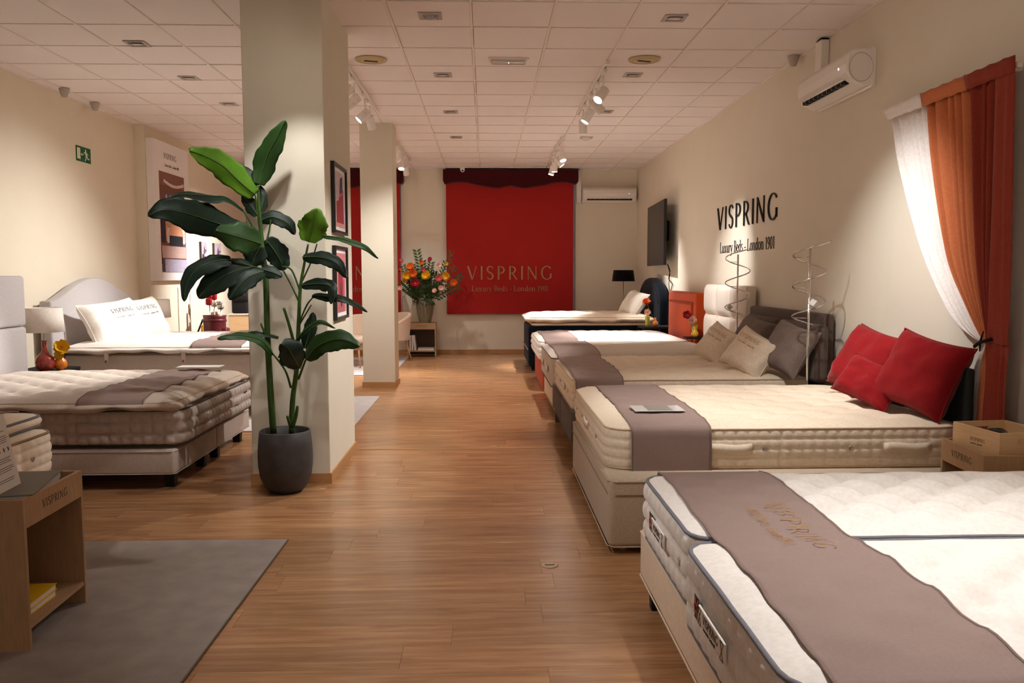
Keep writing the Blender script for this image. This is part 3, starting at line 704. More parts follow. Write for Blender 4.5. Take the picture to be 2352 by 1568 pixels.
# R3: bed with cushions and brown headboard
divan('grey brown bed base on tall legs, third bed from the front right', .655, 2.54, 6.30, 8.08, .14, .385, 'base_brown', [(.70, 6.35), (.70, 8.03), (2.45, 6.4), (2.45, 8.0)], legm='base_brown', split=7.2, legw=.025)
t3 = BED
p3 = Pad(.68, 2.55, 6.40, 8.02, .39, .618, .06, .1, .32, .26, .034, .6, .062, 4, .009, .006, seed=13)
mattress('beige tufted mattress under the cream and taupe cushions, third from the front', p3, 'beige', 'pipe_beige', handles=[('foot', 7.0, .2, .05)], vents=[('foot', 7.7), ('foot', 7.35), ('foot', 6.65)])
runner('taupe runner draped over the mattress with four cushions', [p3], .70, 1.07, 0, 7.98, zn=.36, zf=.5)
mk('headboard', rbox(2.66, 2.75, 6.42, 8.27, .10, 1.13, .03, 4), M['base_brown'], t3)
for a, b in ((6.28, 7.17), (7.19, 8.07)):
    mk('headboard_pad', rbox(2.545, 2.655, a, b, .60, 1.055, .05, 5), M['base_brown'], t3)

# R4
divan('cream bed base, fourth bed from the front right', .70, 2.56, 8.31, 9.86, .06, .30, 'base_white', [(.78, 8.38), (.78, 9.78), (2.5, 8.38), (2.5, 9.78)], legw=.03)
t4 = BED
p4 = Pad(.665, 2.52, 8.26, 9.88, .31, .60, .07, .12, .36, .34, .010, .4, .08, 3, .004, .006, seed=17)
mattress('pale greige mattress with dark piping in front of the white tufted headboard', p4, 'greige', 'pipe_dark', handles=[('foot', 8.7, .2, .06), ('foot', 9.4, .2, .06)])
runner('taupe runner on the greige mattress with dark piping', [p4], .73, 1.16, 0, 9.8, zn=.44, zf=.5)
hb = mk('headboard', rbox(2.64, 2.74, 8.30, 9.86, .3, 1.325, .02, 3), M['hb_white'], t4)
nyc, nzc = 3, 3
for i in range(nyc):
    for j in range(nzc):
        ya_, yb_ = 8.30+1.56*i/nyc, 8.30+1.56*(i+1)/nyc; za, zb = .3+1.025*j/nzc, .3+1.025*(j+1)/nzc
        def pf(a, b, ya_=ya_, yb_=yb_, za=za, zb=zb):
            u, v = a/9*2-1, b/9*2-1
            return (2.64-.05*((1-abs(u)**4)*(1-abs(v)**4))**.5, ya_+.004+(yb_-ya_-.008)*(u+1)/2, za+.004+(zb-za-.008)*(v+1)/2)
        mk('tufted_panel', grid(10, 10, pf), M['hb_white'], hb)

# R5: orange
divan('burnt orange velvet bed base, fifth bed from the front right', .70, 2.52, 10.15, 11.75, .02, .40, 'velvet_orange', [], seam=False, r=.03)
t5 = BED
for x, y in ((.78, 10.22), (.78, 11.68)): leg(x, y, .03, 'leg_black', t5, .025)
p5 = Pad(.66, 2.50, 10.08, 11.78, .405, .62, .05, .12, .32, .26, .036, .6, .07, 3, .014, .01, seed=21)
mattress('bright white tufted mattress on the orange velvet base', p5, 'white', 'pipe_beige', handles=[('foot', 10.7, .2, .05)])
runner('taupe runner on the bright white mattress', [p5], .73, 1.13, 0, 11.7, zn=.5, zf=.5)
hb = mk('headboard', rbox(2.58, 2.72, 10.08, 11.62, .3, 1.215, .03, 4), M['velvet_orange'], t5)
mk('inset_panel', rbox(2.560, 2.60, 10.24, 11.50, .5, 1.07, .02, 4), M['velvet_orange'], hb)
mk('groove', tube([(2.578, 10.22, .5), (2.578, 10.22, 1.09), (2.578, 11.52, 1.09), (2.578, 11.52, .5)], .008, 6), M['cur_rust'], hb)

# R6: navy
divan('navy velvet bed base at the far right end', .64, 2.60, 12.35, 13.85, .06, .68, 'velvet_navy', [(.72, 12.45), (.72, 13.75)], r=.05, seam=False)
t6 = BED
mk('piping', tube([(.632, 12.42, .32), (.632, 13.8, .32)], .008, 6), M['pipe_beige'], t6)
p6 = Pad(.70, 2.52, 12.37, 13.80, .685, .715, .012, .1, .3, .3, .004, .3, .1, 1, .003, .004, seed=25, step=.05)
mattress('thin cream mattress on the navy base, under the quilted topper', p6, 'cream', 'pipe_beige')
p6b = Pad(.66, 2.50, 12.36, 13.82, .730, .80, .06, .08, .46, .36, .04, .8, .4, 1, .03, .03, wav=.012, seed=27)
mattress('cream puffy topper with wavy edge on the navy bed', p6b, 'cream', 'pipe_beige', name='mattress_topper', cat='topper')
prof = [(12.3, .3), (12.3, 1.0)]+[(13.15-.85*cos(a), 1.02+.37*sin(a)) for a in [pi*i/24 for i in range(25)]]+[(14.0, 1.0), (14.0, .3)]
mk('headboard', prism(prof, 'x', 2.60, 2.74), M['velvet_navy'], t6, bevel=.03)
mk('headboard_rim', tube([(2.60, a, b) for a, b in [(13.15-.76*cos(a), 1.0+.31*sin(a)) for a in [pi*i/24 for i in range(25)]]], .012, 6), M['velvet_navy'], t6)

# L1: near left bed
divan('grey upholstered bed base in two halves on black legs, left foreground', -4.07, -2.10, 5.56, 7.34, .105, .275, 'base_grey', [(-2.17, 5.68), (-2.17, 6.28), (-2.17, 6.60), (-2.17, 7.2), (-4.0, 5.68), (-4.0, 7.2)], split=6.45, legw=.038)
t = BED
q1 = Pad(-4.07, -2.06, 5.60, 7.26, .305, .535, .02, .1, .4, .4, .004, .3, .072, 3, .024, .008, seed=31)
mL = mattress('grey quilted mattress with side handles on the near left bed base', q1, 'greyq', 'pipe_dark', handles=[('near', -2.62, .27, .062), ('footr', 6.0, .2, .06), ('footr', 6.8, .2, .06)], vents=[('near', -2.95), ('near', -2.4)])
q1b = Pad(-4.06, -2.09, 5.52, 7.22, .550, .60, .065, .1, .36, .30, .045, .8, .30, 1, .024, .026, wav=.011, seed=33)
mattress('pale grey puffy topper with wavy hem on the near left bed', q1b, 'greige', 'pipe_beige', name='mattress_topper', cat='topper')
runner('taupe runner on the puffy topper, near left bed', [q1b], -2.70, -2.27, 0, 7.15, zn=.565, zf=.56, skew=(.0, .0))
mk('size_tag', box(-2.046, -2.043, 7.0, 7.09, .43, .46), M['velvet_navy'], mL, False)
hb = mk('headboard', rbox(-4.2, -4.13, 5.3, 7.5, .1, 1.44, .02, 3), M['hb_grey'], t)
for a, b in ((.1, .545), (.55, .995), (1.0, 1.445)): mk('headboard_panel', rbox(-4.16, -4.09, 5.29, 7.51, a, b, .03, 4), M['hb_grey'], hb)
pc = thing('price_card', 'white paper card lying near the far corner of the left topper', 'card', (-2.45, 7.05, .67))
mk('sheet', rbox(-2.60, -2.24, 6.98, 7.14, .674, .678, .001, 1), M['paper'], pc, False)

# L0: corner of the cream bed at the left edge
divan('cream bed base behind the wooden stand, far left edge', -4.4, -2.50, 3.3, 4.74, .1, .34, 'base_white', [(-2.6, 4.64)])
q0 = Pad(-4.40, -2.47, 3.28, 4.76, .345, .565, .04, .09, .3, .3, .01, .4, .075, 4, .010, .008, seed=41)
mattress('cream quilted mattress with tan piping at the left edge', q0, 'cream', 'pipe_tan', vents=[('footr', 4.5)], handles=[('footr', 4.2, .2, .06)], piper=.008)
q0b = Pad(-4.40, -2.54, 3.26, 4.80, .60, .65, .04, .09, .34, .34, .008, .3, .3, 1, .004, .014, seed=43)
mattress('cream topper with grey piping at the left edge', q0b, 'cream', 'pipe_grey', name='mattress_topper', cat='topper', piper=.008)
runner('taupe runner on the cream topper at the left edge', [q0b], -3.1, -2.70, 0, 4.72, zn=.6, zf=.6)

# L2: arched headboard bed
divan('greige bed base beneath the arched headboard, left rear', -4.2, -2.2, 8.42, 10.12, .12, .40, 'base_grey', [(-2.28, 8.5), (-2.28, 10.0)])
t = BED
q2 = Pad(-4.25, -2.16, 8.42, 10.12, .405, .645, .03, .07, .4, .4, .004, .3, .075, 3, .004, .006, seed=51)
mattress('greige mattress with dark piping under the bright white topper', q2, 'greige', 'pipe_tan')
q2b = Pad(-4.22, -2.16, 8.36, 10.14, .675, .725, .07, .07, .42, .36, .045, .8, .36, 1, .024, .028, wav=.012, seed=53)
tt = mattress('bright white puffy topper in front of the arched headboard', q2b, 'white', 'pipe_beige', name='mattress_topper', cat='topper')
for x in (-3.78, -3.02):
    st = mk('strap', rbox(x-.022, x+.022, 8.325, 8.345, .575, .70, .006, 2), M['greige'], tt)
    mk('button', xf(lathe(0, 0, [(.012, 0), (.012, .005), (.002, .007)], 12), Matrix.Translation((x, 8.325, .592)) @ Matrix.Rotation(pi/2, 4, 'X')), M['vase_red'], st)
runner('taupe runner on the white topper, behind the plant', [q2b], -2.95, -2.45, 0, 10.1, zn=.67, zf=.7)
def arch(ya, yb, zs, zp, z0, sh=.14):
    c = (ya+yb)/2; w_ = (yb-ya)/2; P_ = [(ya, z0), (ya, zs), ]
    for i in range(33):
        u = -1+2*i/32
        P_.append((c+u*w_*.94, zs-.01+(zp-zs)*(cos(pi*u/2)**1.4 if abs(u) < 1 else 0)))
    P_ += [(yb, zs), (yb, z0)]; return P_
hb = mk('headboard', prism(arch(8.28, 10.22, 1.20, 1.43, .1), 'x', -4.39, -4.27), M['hb_grey'], t, bevel=.02)

# ---------------------------------------------------------------- pillows and cushions
def cushion(name, label, w_, h_, d_, m, loc, out, up, group=None, cat='cushion', seed=0, text=None, sag=.15):
    """w_ x h_ cushion whose front looks along out, centre at loc"""
    o_ = Vector(out).normalized(); u_ = Vector(up); u_ = (u_-o_*u_.dot(o_)).normalized(); s_ = u_.cross(o_)
    R = Matrix.Translation(loc) @ Matrix((s_, u_, o_)).transposed().to_4x4()
    n = 25
    def f(i, j, sg):
        u, v = i/(n-1)*2-1, j/(n-1)*2-1
        pinx = 1-sag*(1-v*v)*abs(u)**2*.7; piny = 1-sag*(1-u*u)*abs(v)**2*.7
        x, y = u*pinx*w_/2, v*piny*h_/2
        th = ((1-u**4)*(1-v**4))**.5*d_*.62
        wr = .012*nz(u*2.2+seed, v*2.2, seed)*th/d_*4 + .008*nz(u*5+seed, v*5, seed+3)*min(1, th/d_*4) + .006*sin(6*(u-v)+seed)*(abs(u)*abs(v))
        return (x, y, sg*(th+wr*.7))
    A = grid(n, n, lambda i, j: f(i, j, 1)); B = grid(n, n, lambda i, j: f(i, j, -1)); B = (B[0], [q[::-1] for q in B[1]])
    t = thing(name, label, cat, loc, group)
    mk('cover', xf(join(A, B), R), M[m], t)
    ed = [f(i, 0, 1) for i in range(n)]+[f(n-1, j, 1) for j in range(1, n)]+[f(i, n-1, 1) for i in range(n-2, -1, -1)]+[f(0, j, 1) for j in range(n-2, 0, -1)]
    mk('edge_seam', xf(tube([(a, b, 0) for a, b, c in ed], .004, 5, closed=True), R), M[m], t)
    if text:
        hgt, tx, ty, sub = text
        def pl(a, b, c):
            x, y = tx+a, ty+b; u, v = x/(w_/2), y/(h_/2); i, j = (u+1)/2*(n-1), (v+1)/2*(n-1)
            return tuple(R @ Vector((x, y, f(min(max(i, 0), n-1), min(max(j, 0), n-1), 1)[2]+.003+c)))
        V, ln = word('VISPRING', hgt, pl, .3, .001); mk('lettering', V, M['taupe_text'] if m != 'linen' else M['print_dark'], t, False)
        mk('lettering', small_text(SUB, ln*.9, lambda a, b, c: pl(a+ln*.05, b-hgt*1.2, c)), M['taupe_text'] if m != 'linen' else M['print_dark'], t, False)
    return t
# left rear white pillows
cushion('pillow', 'white lettered pillow leaning on the arched headboard, front one', .78, .5, .2, 'linen', (-3.92, 8.86, .95), (1, -.35, .55), (-.25, 0, 1), 'white lettered pillows', 'pillow', 1, (.05, -.1, .06, 1))
cushion('pillow', 'white lettered pillow leaning on the arched headboard, rear one', .78, .5, .2, 'linen', (-3.93, 9.52, .95), (1, -.35, .55), (-.25, 0, 1), 'white lettered pillows', 'pillow', 5, (.05, -.1, .06, 1))
# navy bed
cushion('pillow', 'white pillow propped on the navy bed', .66, .46, .17, 'linen', (2.34, 13.0, .98), (-1, -.25, .75), (.5, 0, 1), None, 'pillow', 9)
# third bed
cushion('cushion', 'cream cushion with lettering, farther of two on the third bed', .44, .37, .14, 'cushion_cream', (2.10, 7.38, .805), (-.8, -.5, .6), (.58, -.05, .85), 'cream lettered cushions', seed=3, text=(.036, -.12, .07, 1))
cushion('cushion', 'cream cushion with lettering, nearer of two on the third bed', .46, .36, .14, 'cushion_cream', (2.15, 6.62, .805), (-.8, -.6, .6), (.56, -.05, .85), 'cream lettered cushions', seed=7, text=(.036, -.14, .07, 1))
cushion('cushion', 'taupe cushion behind the farther cream cushion', .42, .42, .15, 'cushion_brown', (2.34, 7.2, .87), (-.9, -.35, .5), (.42, -.05, .95), 'taupe cushions', seed=11)
cushion('cushion', 'taupe cushion with zip behind the nearer cream cushion', .42, .42, .15, 'cushion_brown', (2.38, 6.42, .86), (-.85, -.5, .5), (.42, -.05, .95), 'taupe cushions', seed=15)
# red
cushion('cushion', 'large red cushion, left one against the headboard', .58, .45, .17, 'red', (2.48, 5.25, .875), (-.9, -.2, .5), (.5, -.05, .9), 'large red cushions', seed=19)
cushion('cushion', 'large red cushion, right one beside the curtain', .50, .45, .17, 'red', (2.49, 4.63, .876), (-.9, -.4, .42), (.42, -.03, .95), 'large red cushions', seed=23)
cushion('cushion', 'small red cushion in front of the two large ones', .42, .27, .12, 'red', (2.32, 4.90, .792), (-.8, -.5, .6), (.5, 0, .8), seed=29)
# ---------------------------------------------------------------- blinds, pelmets, back wall things
def blind(i, x0, x1, label):
    t = thing('roller_blind', 'red roller blind with gold lettering, %s' % label, 'blind', ((x0+x1)/2, 15.13, .73), 'red lettered roller blinds')
    mk('cloth', grid(30, 12, lambda a, b: (x0+(x1-x0)*a/29, 15.125+.003*sin(a*.9)+.004*nz(a*.3, b*.4, i), .74+(3.2-.74)*b/11)), M['blind'], t)
    mk('hem_bar', rbox(x0, x1, 15.115, 15.135, .728, .752, .006, 2), M['blind'], t)
    pl = lambda a, b, c: (a, 15.117-c, b)
    L_ = wordlen('VISPRING', .235, .3); s = 1.53/L_
    cx = x0+(x1-x0)*.5
    V, ln = word('VISPRING', .235*s*1.0, lambda a, b, c: pl(cx-.77+a, 1.355+b, c), .3, .001); mk('lettering', V, M['taupe_text'], t, False)
    mk('lettering', small_text(SUB, 1.4, lambda a, b, c: pl(cx-.7+a, 1.145+b, c), sy=1.0, wt=1.0), M['taupe_text'], t, False)
    t2 = thing('pelmet', 'scalloped maroon pelmet above the %s blind' % label, 'pelmet', ((x0+x1)/2, 15.05, 3.1), 'maroon scalloped pelmets')
    W_ = x1-x0+.12; a0 = x0-.045
    prof = [(0, 3.32), (0, 3.12), (.02, 3.075), (.06, 3.07), (.12, 3.085), (.2, 3.1), (.3, 3.105), (.42, 3.095), (.6, 3.05), (.78, 3.02), (.9, 3.0), (1.0, 2.998), (1.1, 3.02), (1.2, 3.045)]
    sc = (W_/2)/1.2; half = [(a0+u*sc, z) for u, z in prof]; oth = [(a0+W_-u*sc, z) for u, z in prof[::-1]][1:]
    poly = half+oth
    V, F = [], []
    for yy in (14.99, 15.20):
        for k, (u, z) in enumerate(half+oth): V.append((u, yy, z))
    n = len(poly); F = [tuple(range(n)), tuple(range(n, 2*n))[::-1]]+[(k, n+k, n+(k+1) % n, (k+1) % n) for k in range(n)]
    fixn(mk('board', (V, F), M['valance'], t2, False, bevel=.008))
blind(0, -3.80, -1.535, 'left, behind the slim column')
blind(1, -.705, 1.60, 'right, between the flowers and the lamp')

def aircon(label, M4, wd=.95):
    """local frame: x along the wall, y out of the wall, z up, origin at lower back centre"""
    t = thing('air_conditioner', label, 'air conditioner', tuple(M4.translation))
    h, d = .268, .215
    P_ = [(0, .02), (0, h), (d*.55, h), (d*.8, h-.01), (d*.97, h-.05), (d, h-.11), (d*.97, .10), (d*.86, .055), (d*.72, .035), (d*.35, .0)]
    def ext(pr, a, b):
        n = len(pr); V = [(a, p[0], p[1]) for p in pr]+[(b, p[0], p[1]) for p in pr]
        return V, [tuple(range(n)), tuple(range(n, 2*n))[::-1]]+[(i, n+i, n+(i+1) % n, (i+1) % n) for i in range(n)]
    fixn(mk('casing', xf(ext(P_, -wd/2, wd/2), M4), M['plastic'], t, False, bevel=.012))
    lou = mk('air_outlet', xf(rbox(-wd*.42, wd*.42, d*.66, d*.905, .034, .062, .004, 1), M4 @ Matrix.Rotation(.0, 4, 'X')), M['blackmatt'], t, False)
    for k in range(2): mk('louvre', xf(rbox(-wd*.42, wd*.42, -.022, .022, -.002, .002, .001, 1), M4 @ Matrix.Translation((0, d*(.75+.13*k), .040+.016*k)) @ Matrix.Rotation(.5, 4, 'X')), M['plastic'], lou)
    for k in range(9): mk('vane', xf(box(-.0015, .0015, -.02, .02, -.013, .013), M4 @ Matrix.Translation((-wd*.36+wd*.09*k, d*.82, .046))), M['greyplastic'], lou, False)
    mk('display', xf(box(-.006, .006, 0, .001, -.008, .008), M4 @ Matrix.Translation((-wd*.36, d*1.003, h-.12))), M['led'], t, False)
    for s_ in (-1, 1):
        n = 28; ring = [(s_*(wd/2+.003), d*.5+.085*cos(2*pi*k/n), h*.5+.1*sin(2*pi*k/n)) for k in range(n)]
        mk('end_ring', xf(tube(ring, .002, 5, closed=True), M4), M['greyplastic'], t)
    mk('backplate', xf(rbox(-wd/2-.004, wd/2+.004, -.001, .035, .0, h+.004, .004, 1), M4), M['plastic'], t, False)
    return t
ac1 = aircon('glossy white air conditioner on the right wall above the lettering side of the curtain', Matrix.Translation((2.775, 6.385, 2.772)) @ Matrix.Rotation(pi/2, 4, 'Z'), .93)
aircon('white air conditioner on the back wall right of the red blind', Matrix.Translation((2.245, 15.208, 2.745)) @ Matrix.Rotation(pi, 4, 'Z'), .97)
t = thing('cable_duct', 'white vertical duct rising from the right wall air conditioner', 'duct', (2.73, 6.80, 3.03))
mk('cover', rbox(2.705, 2.775, 6.74, 6.86, 3.035, CE-.02, .008, 2), M['plastic'], t, False)
mk('opening', box(2.712, 2.772, 6.746, 6.854, CE-.02, CE-.008), M['blackmatt'], t, False)
t = thing('cable_duct', 'white duct between the red blind and the back air conditioner', 'duct', (1.70, 15.18, 2.75))
mk('cover', rbox(1.665, 1.745, 15.15, 15.208, 2.73, CE-.01, .006, 2), M['white_paint'], t, False)
# television
t = thing('television', 'black flat television mounted on the right wall', 'television', (2.66, 12.75, 1.58))
R = Matrix.Translation((2.64, 12.78, 2.055)) @ Matrix.Rotation(-.05, 4, 'Z')
mk('casing', xf(rbox(-.02, .02, -.83, .83, -.475, .475, .006, 2), R), M['black'], t, False)
mk('screen', xf(box(-.0225, -.0205, -.815, .815, -.46, .465), R), M['screen'], t, False)
mk('rear_box', xf(rbox(.02, .05, -.5, .5, -.3, .2, .01, 2), R), M['blackmatt'], t, False)
mk('wall_bracket', rbox(2.685, 2.775, 12.5, 13.0, 1.95, 2.25, .01, 1), M['blackmatt'], t, False)
mk('cable', tube([(2.70, 12.25, 1.6), (2.73, 12.2, 1.5), (2.74, 12.35, 1.38), (2.755, 12.15, 1.3), (2.765, 12.28, 1.22), (2.765, 12.4, 1.14)], .006, 6), M['blackmatt'], t)
mk('cable', tube([(2.71, 12.3, 1.6), (2.75, 12.3, 1.45), (2.76, 12.42, 1.3), (2.768, 12.38, 1.16)], .005, 6), M['blackmatt'], t)
# lettering on the right wall
L_ = wordlen('VISPRING', 1, .26); H0 = 2.03/L_
t = thing('wall_lettering', 'black raised lettering on the right wall beside the spotlight glow', 'lettering', (2.77, 8.85, 1.68))
letters('VISPRING', H0, lambda a, b, c: (XR-.001-c, 9.87-a, 1.962+b*(.262/H0)), .26, .012, .85, 'letter', M['print_black'], t)
GL.update({'_'+c: v for c, v in GS.items()}); k_ = 1.86/sum(GS[c][0] for c in SUB)
letters(['_'+c for c in SUB], k_, lambda a, b, c: (XR-.001-c, 9.76-a, 1.69+b*1.09), 0, .004, .95, 'small_letter', M['print_black'], t)
# spiral lamps
def spiral(x, y, z0, turns, label, ph, cube=True):
    t = thing('spiral_lamp', label, 'lamp', (x, y, 0), 'chrome spiral floor lamps')
    mk('foot', lathe(x, y, [(.10, 0), (.10, .012), (.03, .02), (.012, .03)], 28), M['chrome'], t)
    mk('pole', tube([(x, y, .02), (x, y, 1.64)], .0085, 10), M['chrome'], t)
    n = int(turns*36); pts = []
    for i in range(n+1):
        a = ph+2*pi*i/36; e = 1 if i < n-12 else 1+.25*(i-n+12)/12
        pts.append((x+.118*e*cos(a), y+.118*e*sin(a), z0+(1.62-z0)*i/(n-10)))
    mk('spiral_tube', tube(pts, .0058, 8), M['chrome'], t)
    for i in range(9, n, 18): 
        if i % 36 == 9: mk('spoke', tube([(x, y, pts[i][2]), pts[i]], .003, 6), M['chrome'], t)
    if cube: mk('light_cube', xf(rbox(-.025, .025, -.025, .025, -.025, .025, .003, 1), Matrix.Translation((x+.01, y-.07, 1.225)) @ Matrix.Rotation(.7, 4, 'Y') @ Matrix.Rotation(.6, 4, 'Z')), M['clear'], t, False)
    else: mk('light_cube', xf(rbox(-.02, .02, -.02, .02, -.02, .02, .003, 1), Matrix.Translation((x-.09, y-.05, 1.12)) @ Matrix.Rotation(.7, 4, 'Y')), M['clear'], t, False)
spiral(2.405, 6.02+.07, 1.06, 2.75, 'chrome spiral floor lamp left of the red cushions, nearer one', .9)
spiral(2.51, 8.19, 1.02, 2.75, 'chrome spiral floor lamp before the white tufted headboard, farther one', .4, False)
# curtain
LB = [(5.66, 2.545), (5.545, 2.427), (5.451, 2.179), (5.255, 1.816), (5.083, 1.56), (4.876, 1.319), (4.643, 1.138), (4.385, 1.055)]
WO = [(5.111, 2.545), (5.066, 2.43), (5.006, 2.177), (4.888, 1.818), (4.771, 1.54), (4.586, 1.299), (4.46, 1.15), (4.37, 1.065)]
OR_ = [(4.642, 2.545), (4.599, 2.43), (4.556, 2.1), (4.51, 1.7), (4.46, 1.44), (4.40, 1.24), (4.36, 1.13), (4.345, 1.075)]
RF = [(4.36, 2.545), (4.355, 2.4), (4.35, 2.1), (4.34, 1.7), (4.335, 1.4), (4.33, 1.24), (4.33, 1.13), (4.32, 1.075)]
RB = [(4.20, 2.545), (4.195, 2.4), (4.185, 2.1), (4.17, 1.7), (4.16, 1.4), (4.15, 1.24), (4.148, 1.13), (4.146, 1.075)]
low = lambda y0, y1: [(y0, 1.075), (y0+(y1-y0)*.6, .9), (y1, .65), (y1+(y1-y0)*.4, .04)]
def ip(c, t):
    t = t*(len(c)-1); i = min(int(t), len(c)-2); f = t-i
    g = lambda k: c[max(0, min(len(c)-1, k))]
    p0, p1, p2, p3 = g(i-1), g(i), g(i+1), g(i+2)
    return tuple(.5*((2*p1[k])+(-p0[k]+p2[k])*f+(2*p0[k]-5*p1[k]+4*p2[k]-p3[k])*f*f+(-p0[k]+3*p1[k]-3*p2[k]+p3[k])*f**3) for k in (0, 1))
def panel(name, A, B, npl, amp, m, t, xoff=0, nv=40, nu=60):
    def f(i, j):
        u = i/(nu-1); v = j/(nv-1); a, b = ip(A, v), ip(B, v)
        y, z = a[0]+(b[0]-a[0])*u, a[1]+(b[1]-a[1])*u
        w_ = abs(a[0]-b[0]); am = amp*(.35 if v < .12 else 1)*(.4+.6*min(1, w_/.25))
        x = 2.70+xoff+am*sin(2*pi*npl*u+.6*sin(v*5)+1.7*sin(u*9))+.006*nz(u*3, v*3, npl)
        return (x, y, z)
    o = mk(name, grid(nu, nv, f), M[m], t); so = o.modifiers.new('thick', 'SOLIDIFY'); so.thickness = .002; return o
t = thing('curtain', 'white, orange and rust curtain tied back on the right wall', 'curtain', (2.70, 4.7, 0))
panel('white_panel', LB, WO, 5, .02, 'sheer', t, .02)
panel('orange_panel', WO, OR_, 5, .024, 'cur_orange', t, .0)
panel('rust_panel', OR_, RF, 3.2, .024, 'cur_rust', t, -.005)
panel('rust_panel', RF, RB, 1, .006, 'cur_rust', t, -.02, nu=14)
panel('white_panel', low(4.385, 4.56), low(4.37, 4.43), 2, .014, 'sheer', t, .01, 20, 20)
panel('orange_panel', low(4.37, 4.43), low(4.35, 4.35), 2, .014, 'cur_orange', t, 0, 20, 20)
panel('rust_panel', low(4.35, 4.35), low(4.146, 4.15), 2.5, .010, 'cur_rust', t, -.015, 20, 34)
for (A, B, m) in ((LB, WO, 'sheer'), (WO, OR_, 'cur_orange'), (OR_, RB, 'cur_rust')):
    def hf(i, j, A=A, B=B):
        u, v = i/11, j/3; a = (min(A[0][0], 5.60)+(A[1][0]-A[0][0])*v*.75, A[0][1]+.004*((i % 3) == 0)-.085*v); b = (B[0][0]+(B[1][0]-B[0][0])*v*.75, 0)
        return (2.676+.003*sin(i*1.9), a[0]+(b[0]-a[0])*u, a[1])
    o = mk('header_band', grid(12, 4, hf), M[m], t); so = o.modifiers.new('thick', 'SOLIDIFY'); so.thickness = .003
mk('heading_rail', rbox(2.705, 2.735, 4.22, 5.6, 2.49, 2.52, .004, 1), M['white_paint'], t, False)
for y in (4.3, 4.9, 5.5): mk('rail_bracket', rbox(2.73, 2.776, y-.01, y+.01, 2.49, 2.515, .003, 1), M['white_paint'], t, False)
mk('tieback', join(tube([(2.655, 4.40, 1.05), (2.64, 4.34, 1.075), (2.655, 4.30, 1.09), (2.68, 4.285, 1.10)], .009, 8), tube([(2.645, 4.335, 1.08), (2.64, 4.30, 1.14)], .007, 6, r1=.003), tube([(2.645, 4.335, 1.08), (2.64, 4.325, 1.03)], .007, 6, r1=.003)), M['blackmatt'], t)
mk('tieback_hook', lathe(2.76, 4.11, [(.006, 1.10), (.016, 1.115), (.016, 1.13), (.006, 1.14)], 12), M['blackmatt'], t)

# ---------------------------------------------------------------- open wooden stands
def stand(label, cx, cy, rot, wd=.50, dp=.36, h=.60, text=True, group='open oak display stands'):
    """front looks along local -y; returns thing and matrix"""
    R = Matrix.Translation((cx, cy, 0)) @ Matrix.Rotation(rot, 4, 'Z')
    t = thing('display_stand', label, 'stand', (cx, cy, 0), group)
    b = lambda *q: xf(box(*q), R)
    k = .018
    for s_ in (-1, 1): mk('side_panel', b(*sorted((s_*wd/2, s_*(wd/2-k))), -dp/2, dp/2, 0, h), M['oak'], t, False, bevel=.0015)
    f = mk('front_rail', b(-wd/2+k, wd/2-k, -dp/2, -dp/2+k, h-.112, h), M['oak'], t, False)
    mk('rear_rail', b(-wd/2+k, wd/2-k, dp/2-k, dp/2, h-.112, h), M['oak'], t, False)
    mk('tray_top', b(-wd/2+k, wd/2-k, -dp/2+k, dp/2-k, h-.075, h-.057), M['oak_dark'], t, False)
    mk('shelf', b(-wd/2+k, wd/2-k, -dp/2+.004, dp/2-k, .092, .110), M['oak'], t, False)
    mk('back_panel', b(-wd/2+k, wd/2-k, dp/2-k+.004, dp/2-.004, .02, h-.113), M['oak_dark'], t, False)
    if text:
        hh = .034; L_ = wordlen('VISPRING', hh, .26)
        V, ln = word('VISPRING', hh, lambda a, b_, c: tuple(R @ Vector((-L_/2+a, -dp/2-c, h-.07+b_))), .26, .0008)
        mk('lettering', V, M['print_dark'], f, False)
    return t, R
# left stand, front looks to the aisle (+x)
tS, RS = stand('open oak stand with engraved lettering on the grey rug, left foreground', -1.935, 3.36, pi/2+.03, .49, .36)
tR, RR = stand('open oak stand carrying a pine crate, right edge between two beds', 2.515, 3.925, -pi/2-.09, .43, .36)
tB, RB_ = stand('open oak stand under the flower vase at the back wall', -1.13, 14.75, 0, .50, .34)
# things on the left stand
bk = thing('brochure', 'grey covered brochure lying open on the left stand', 'brochure', (-1.93, 3.40, .545), 'grey brochures on the left stand')
mk('pages', xf(rbox(-.155, .155, -.2, .2, 0, .028, .004, 1), Matrix.Translation((-1.95, 3.36, .571)) @ Matrix.Rotation(.22, 4, 'Z')), M['paper'], bk, False)
mk('cover', xf(rbox(-.16, .16, -.205, .205, 0, .006, .002, 1), Matrix.Translation((-1.95, 3.36, .5995)) @ Matrix.Rotation(.22, 4, 'Z')), M['greycover'], bk, False)
bk = thing('brochure', 'second grey brochure showing beneath the top one on the left stand', 'brochure', (-1.90, 3.40, .545), 'grey brochures on the left stand')
mk('cover', xf(rbox(-.15, .15, -.2, .2, 0, .022, .002, 1), Matrix.Translation((-1.915, 3.38, .546)) @ Matrix.Rotation(.04, 4, 'Z')), M['greyplastic'], bk, False)
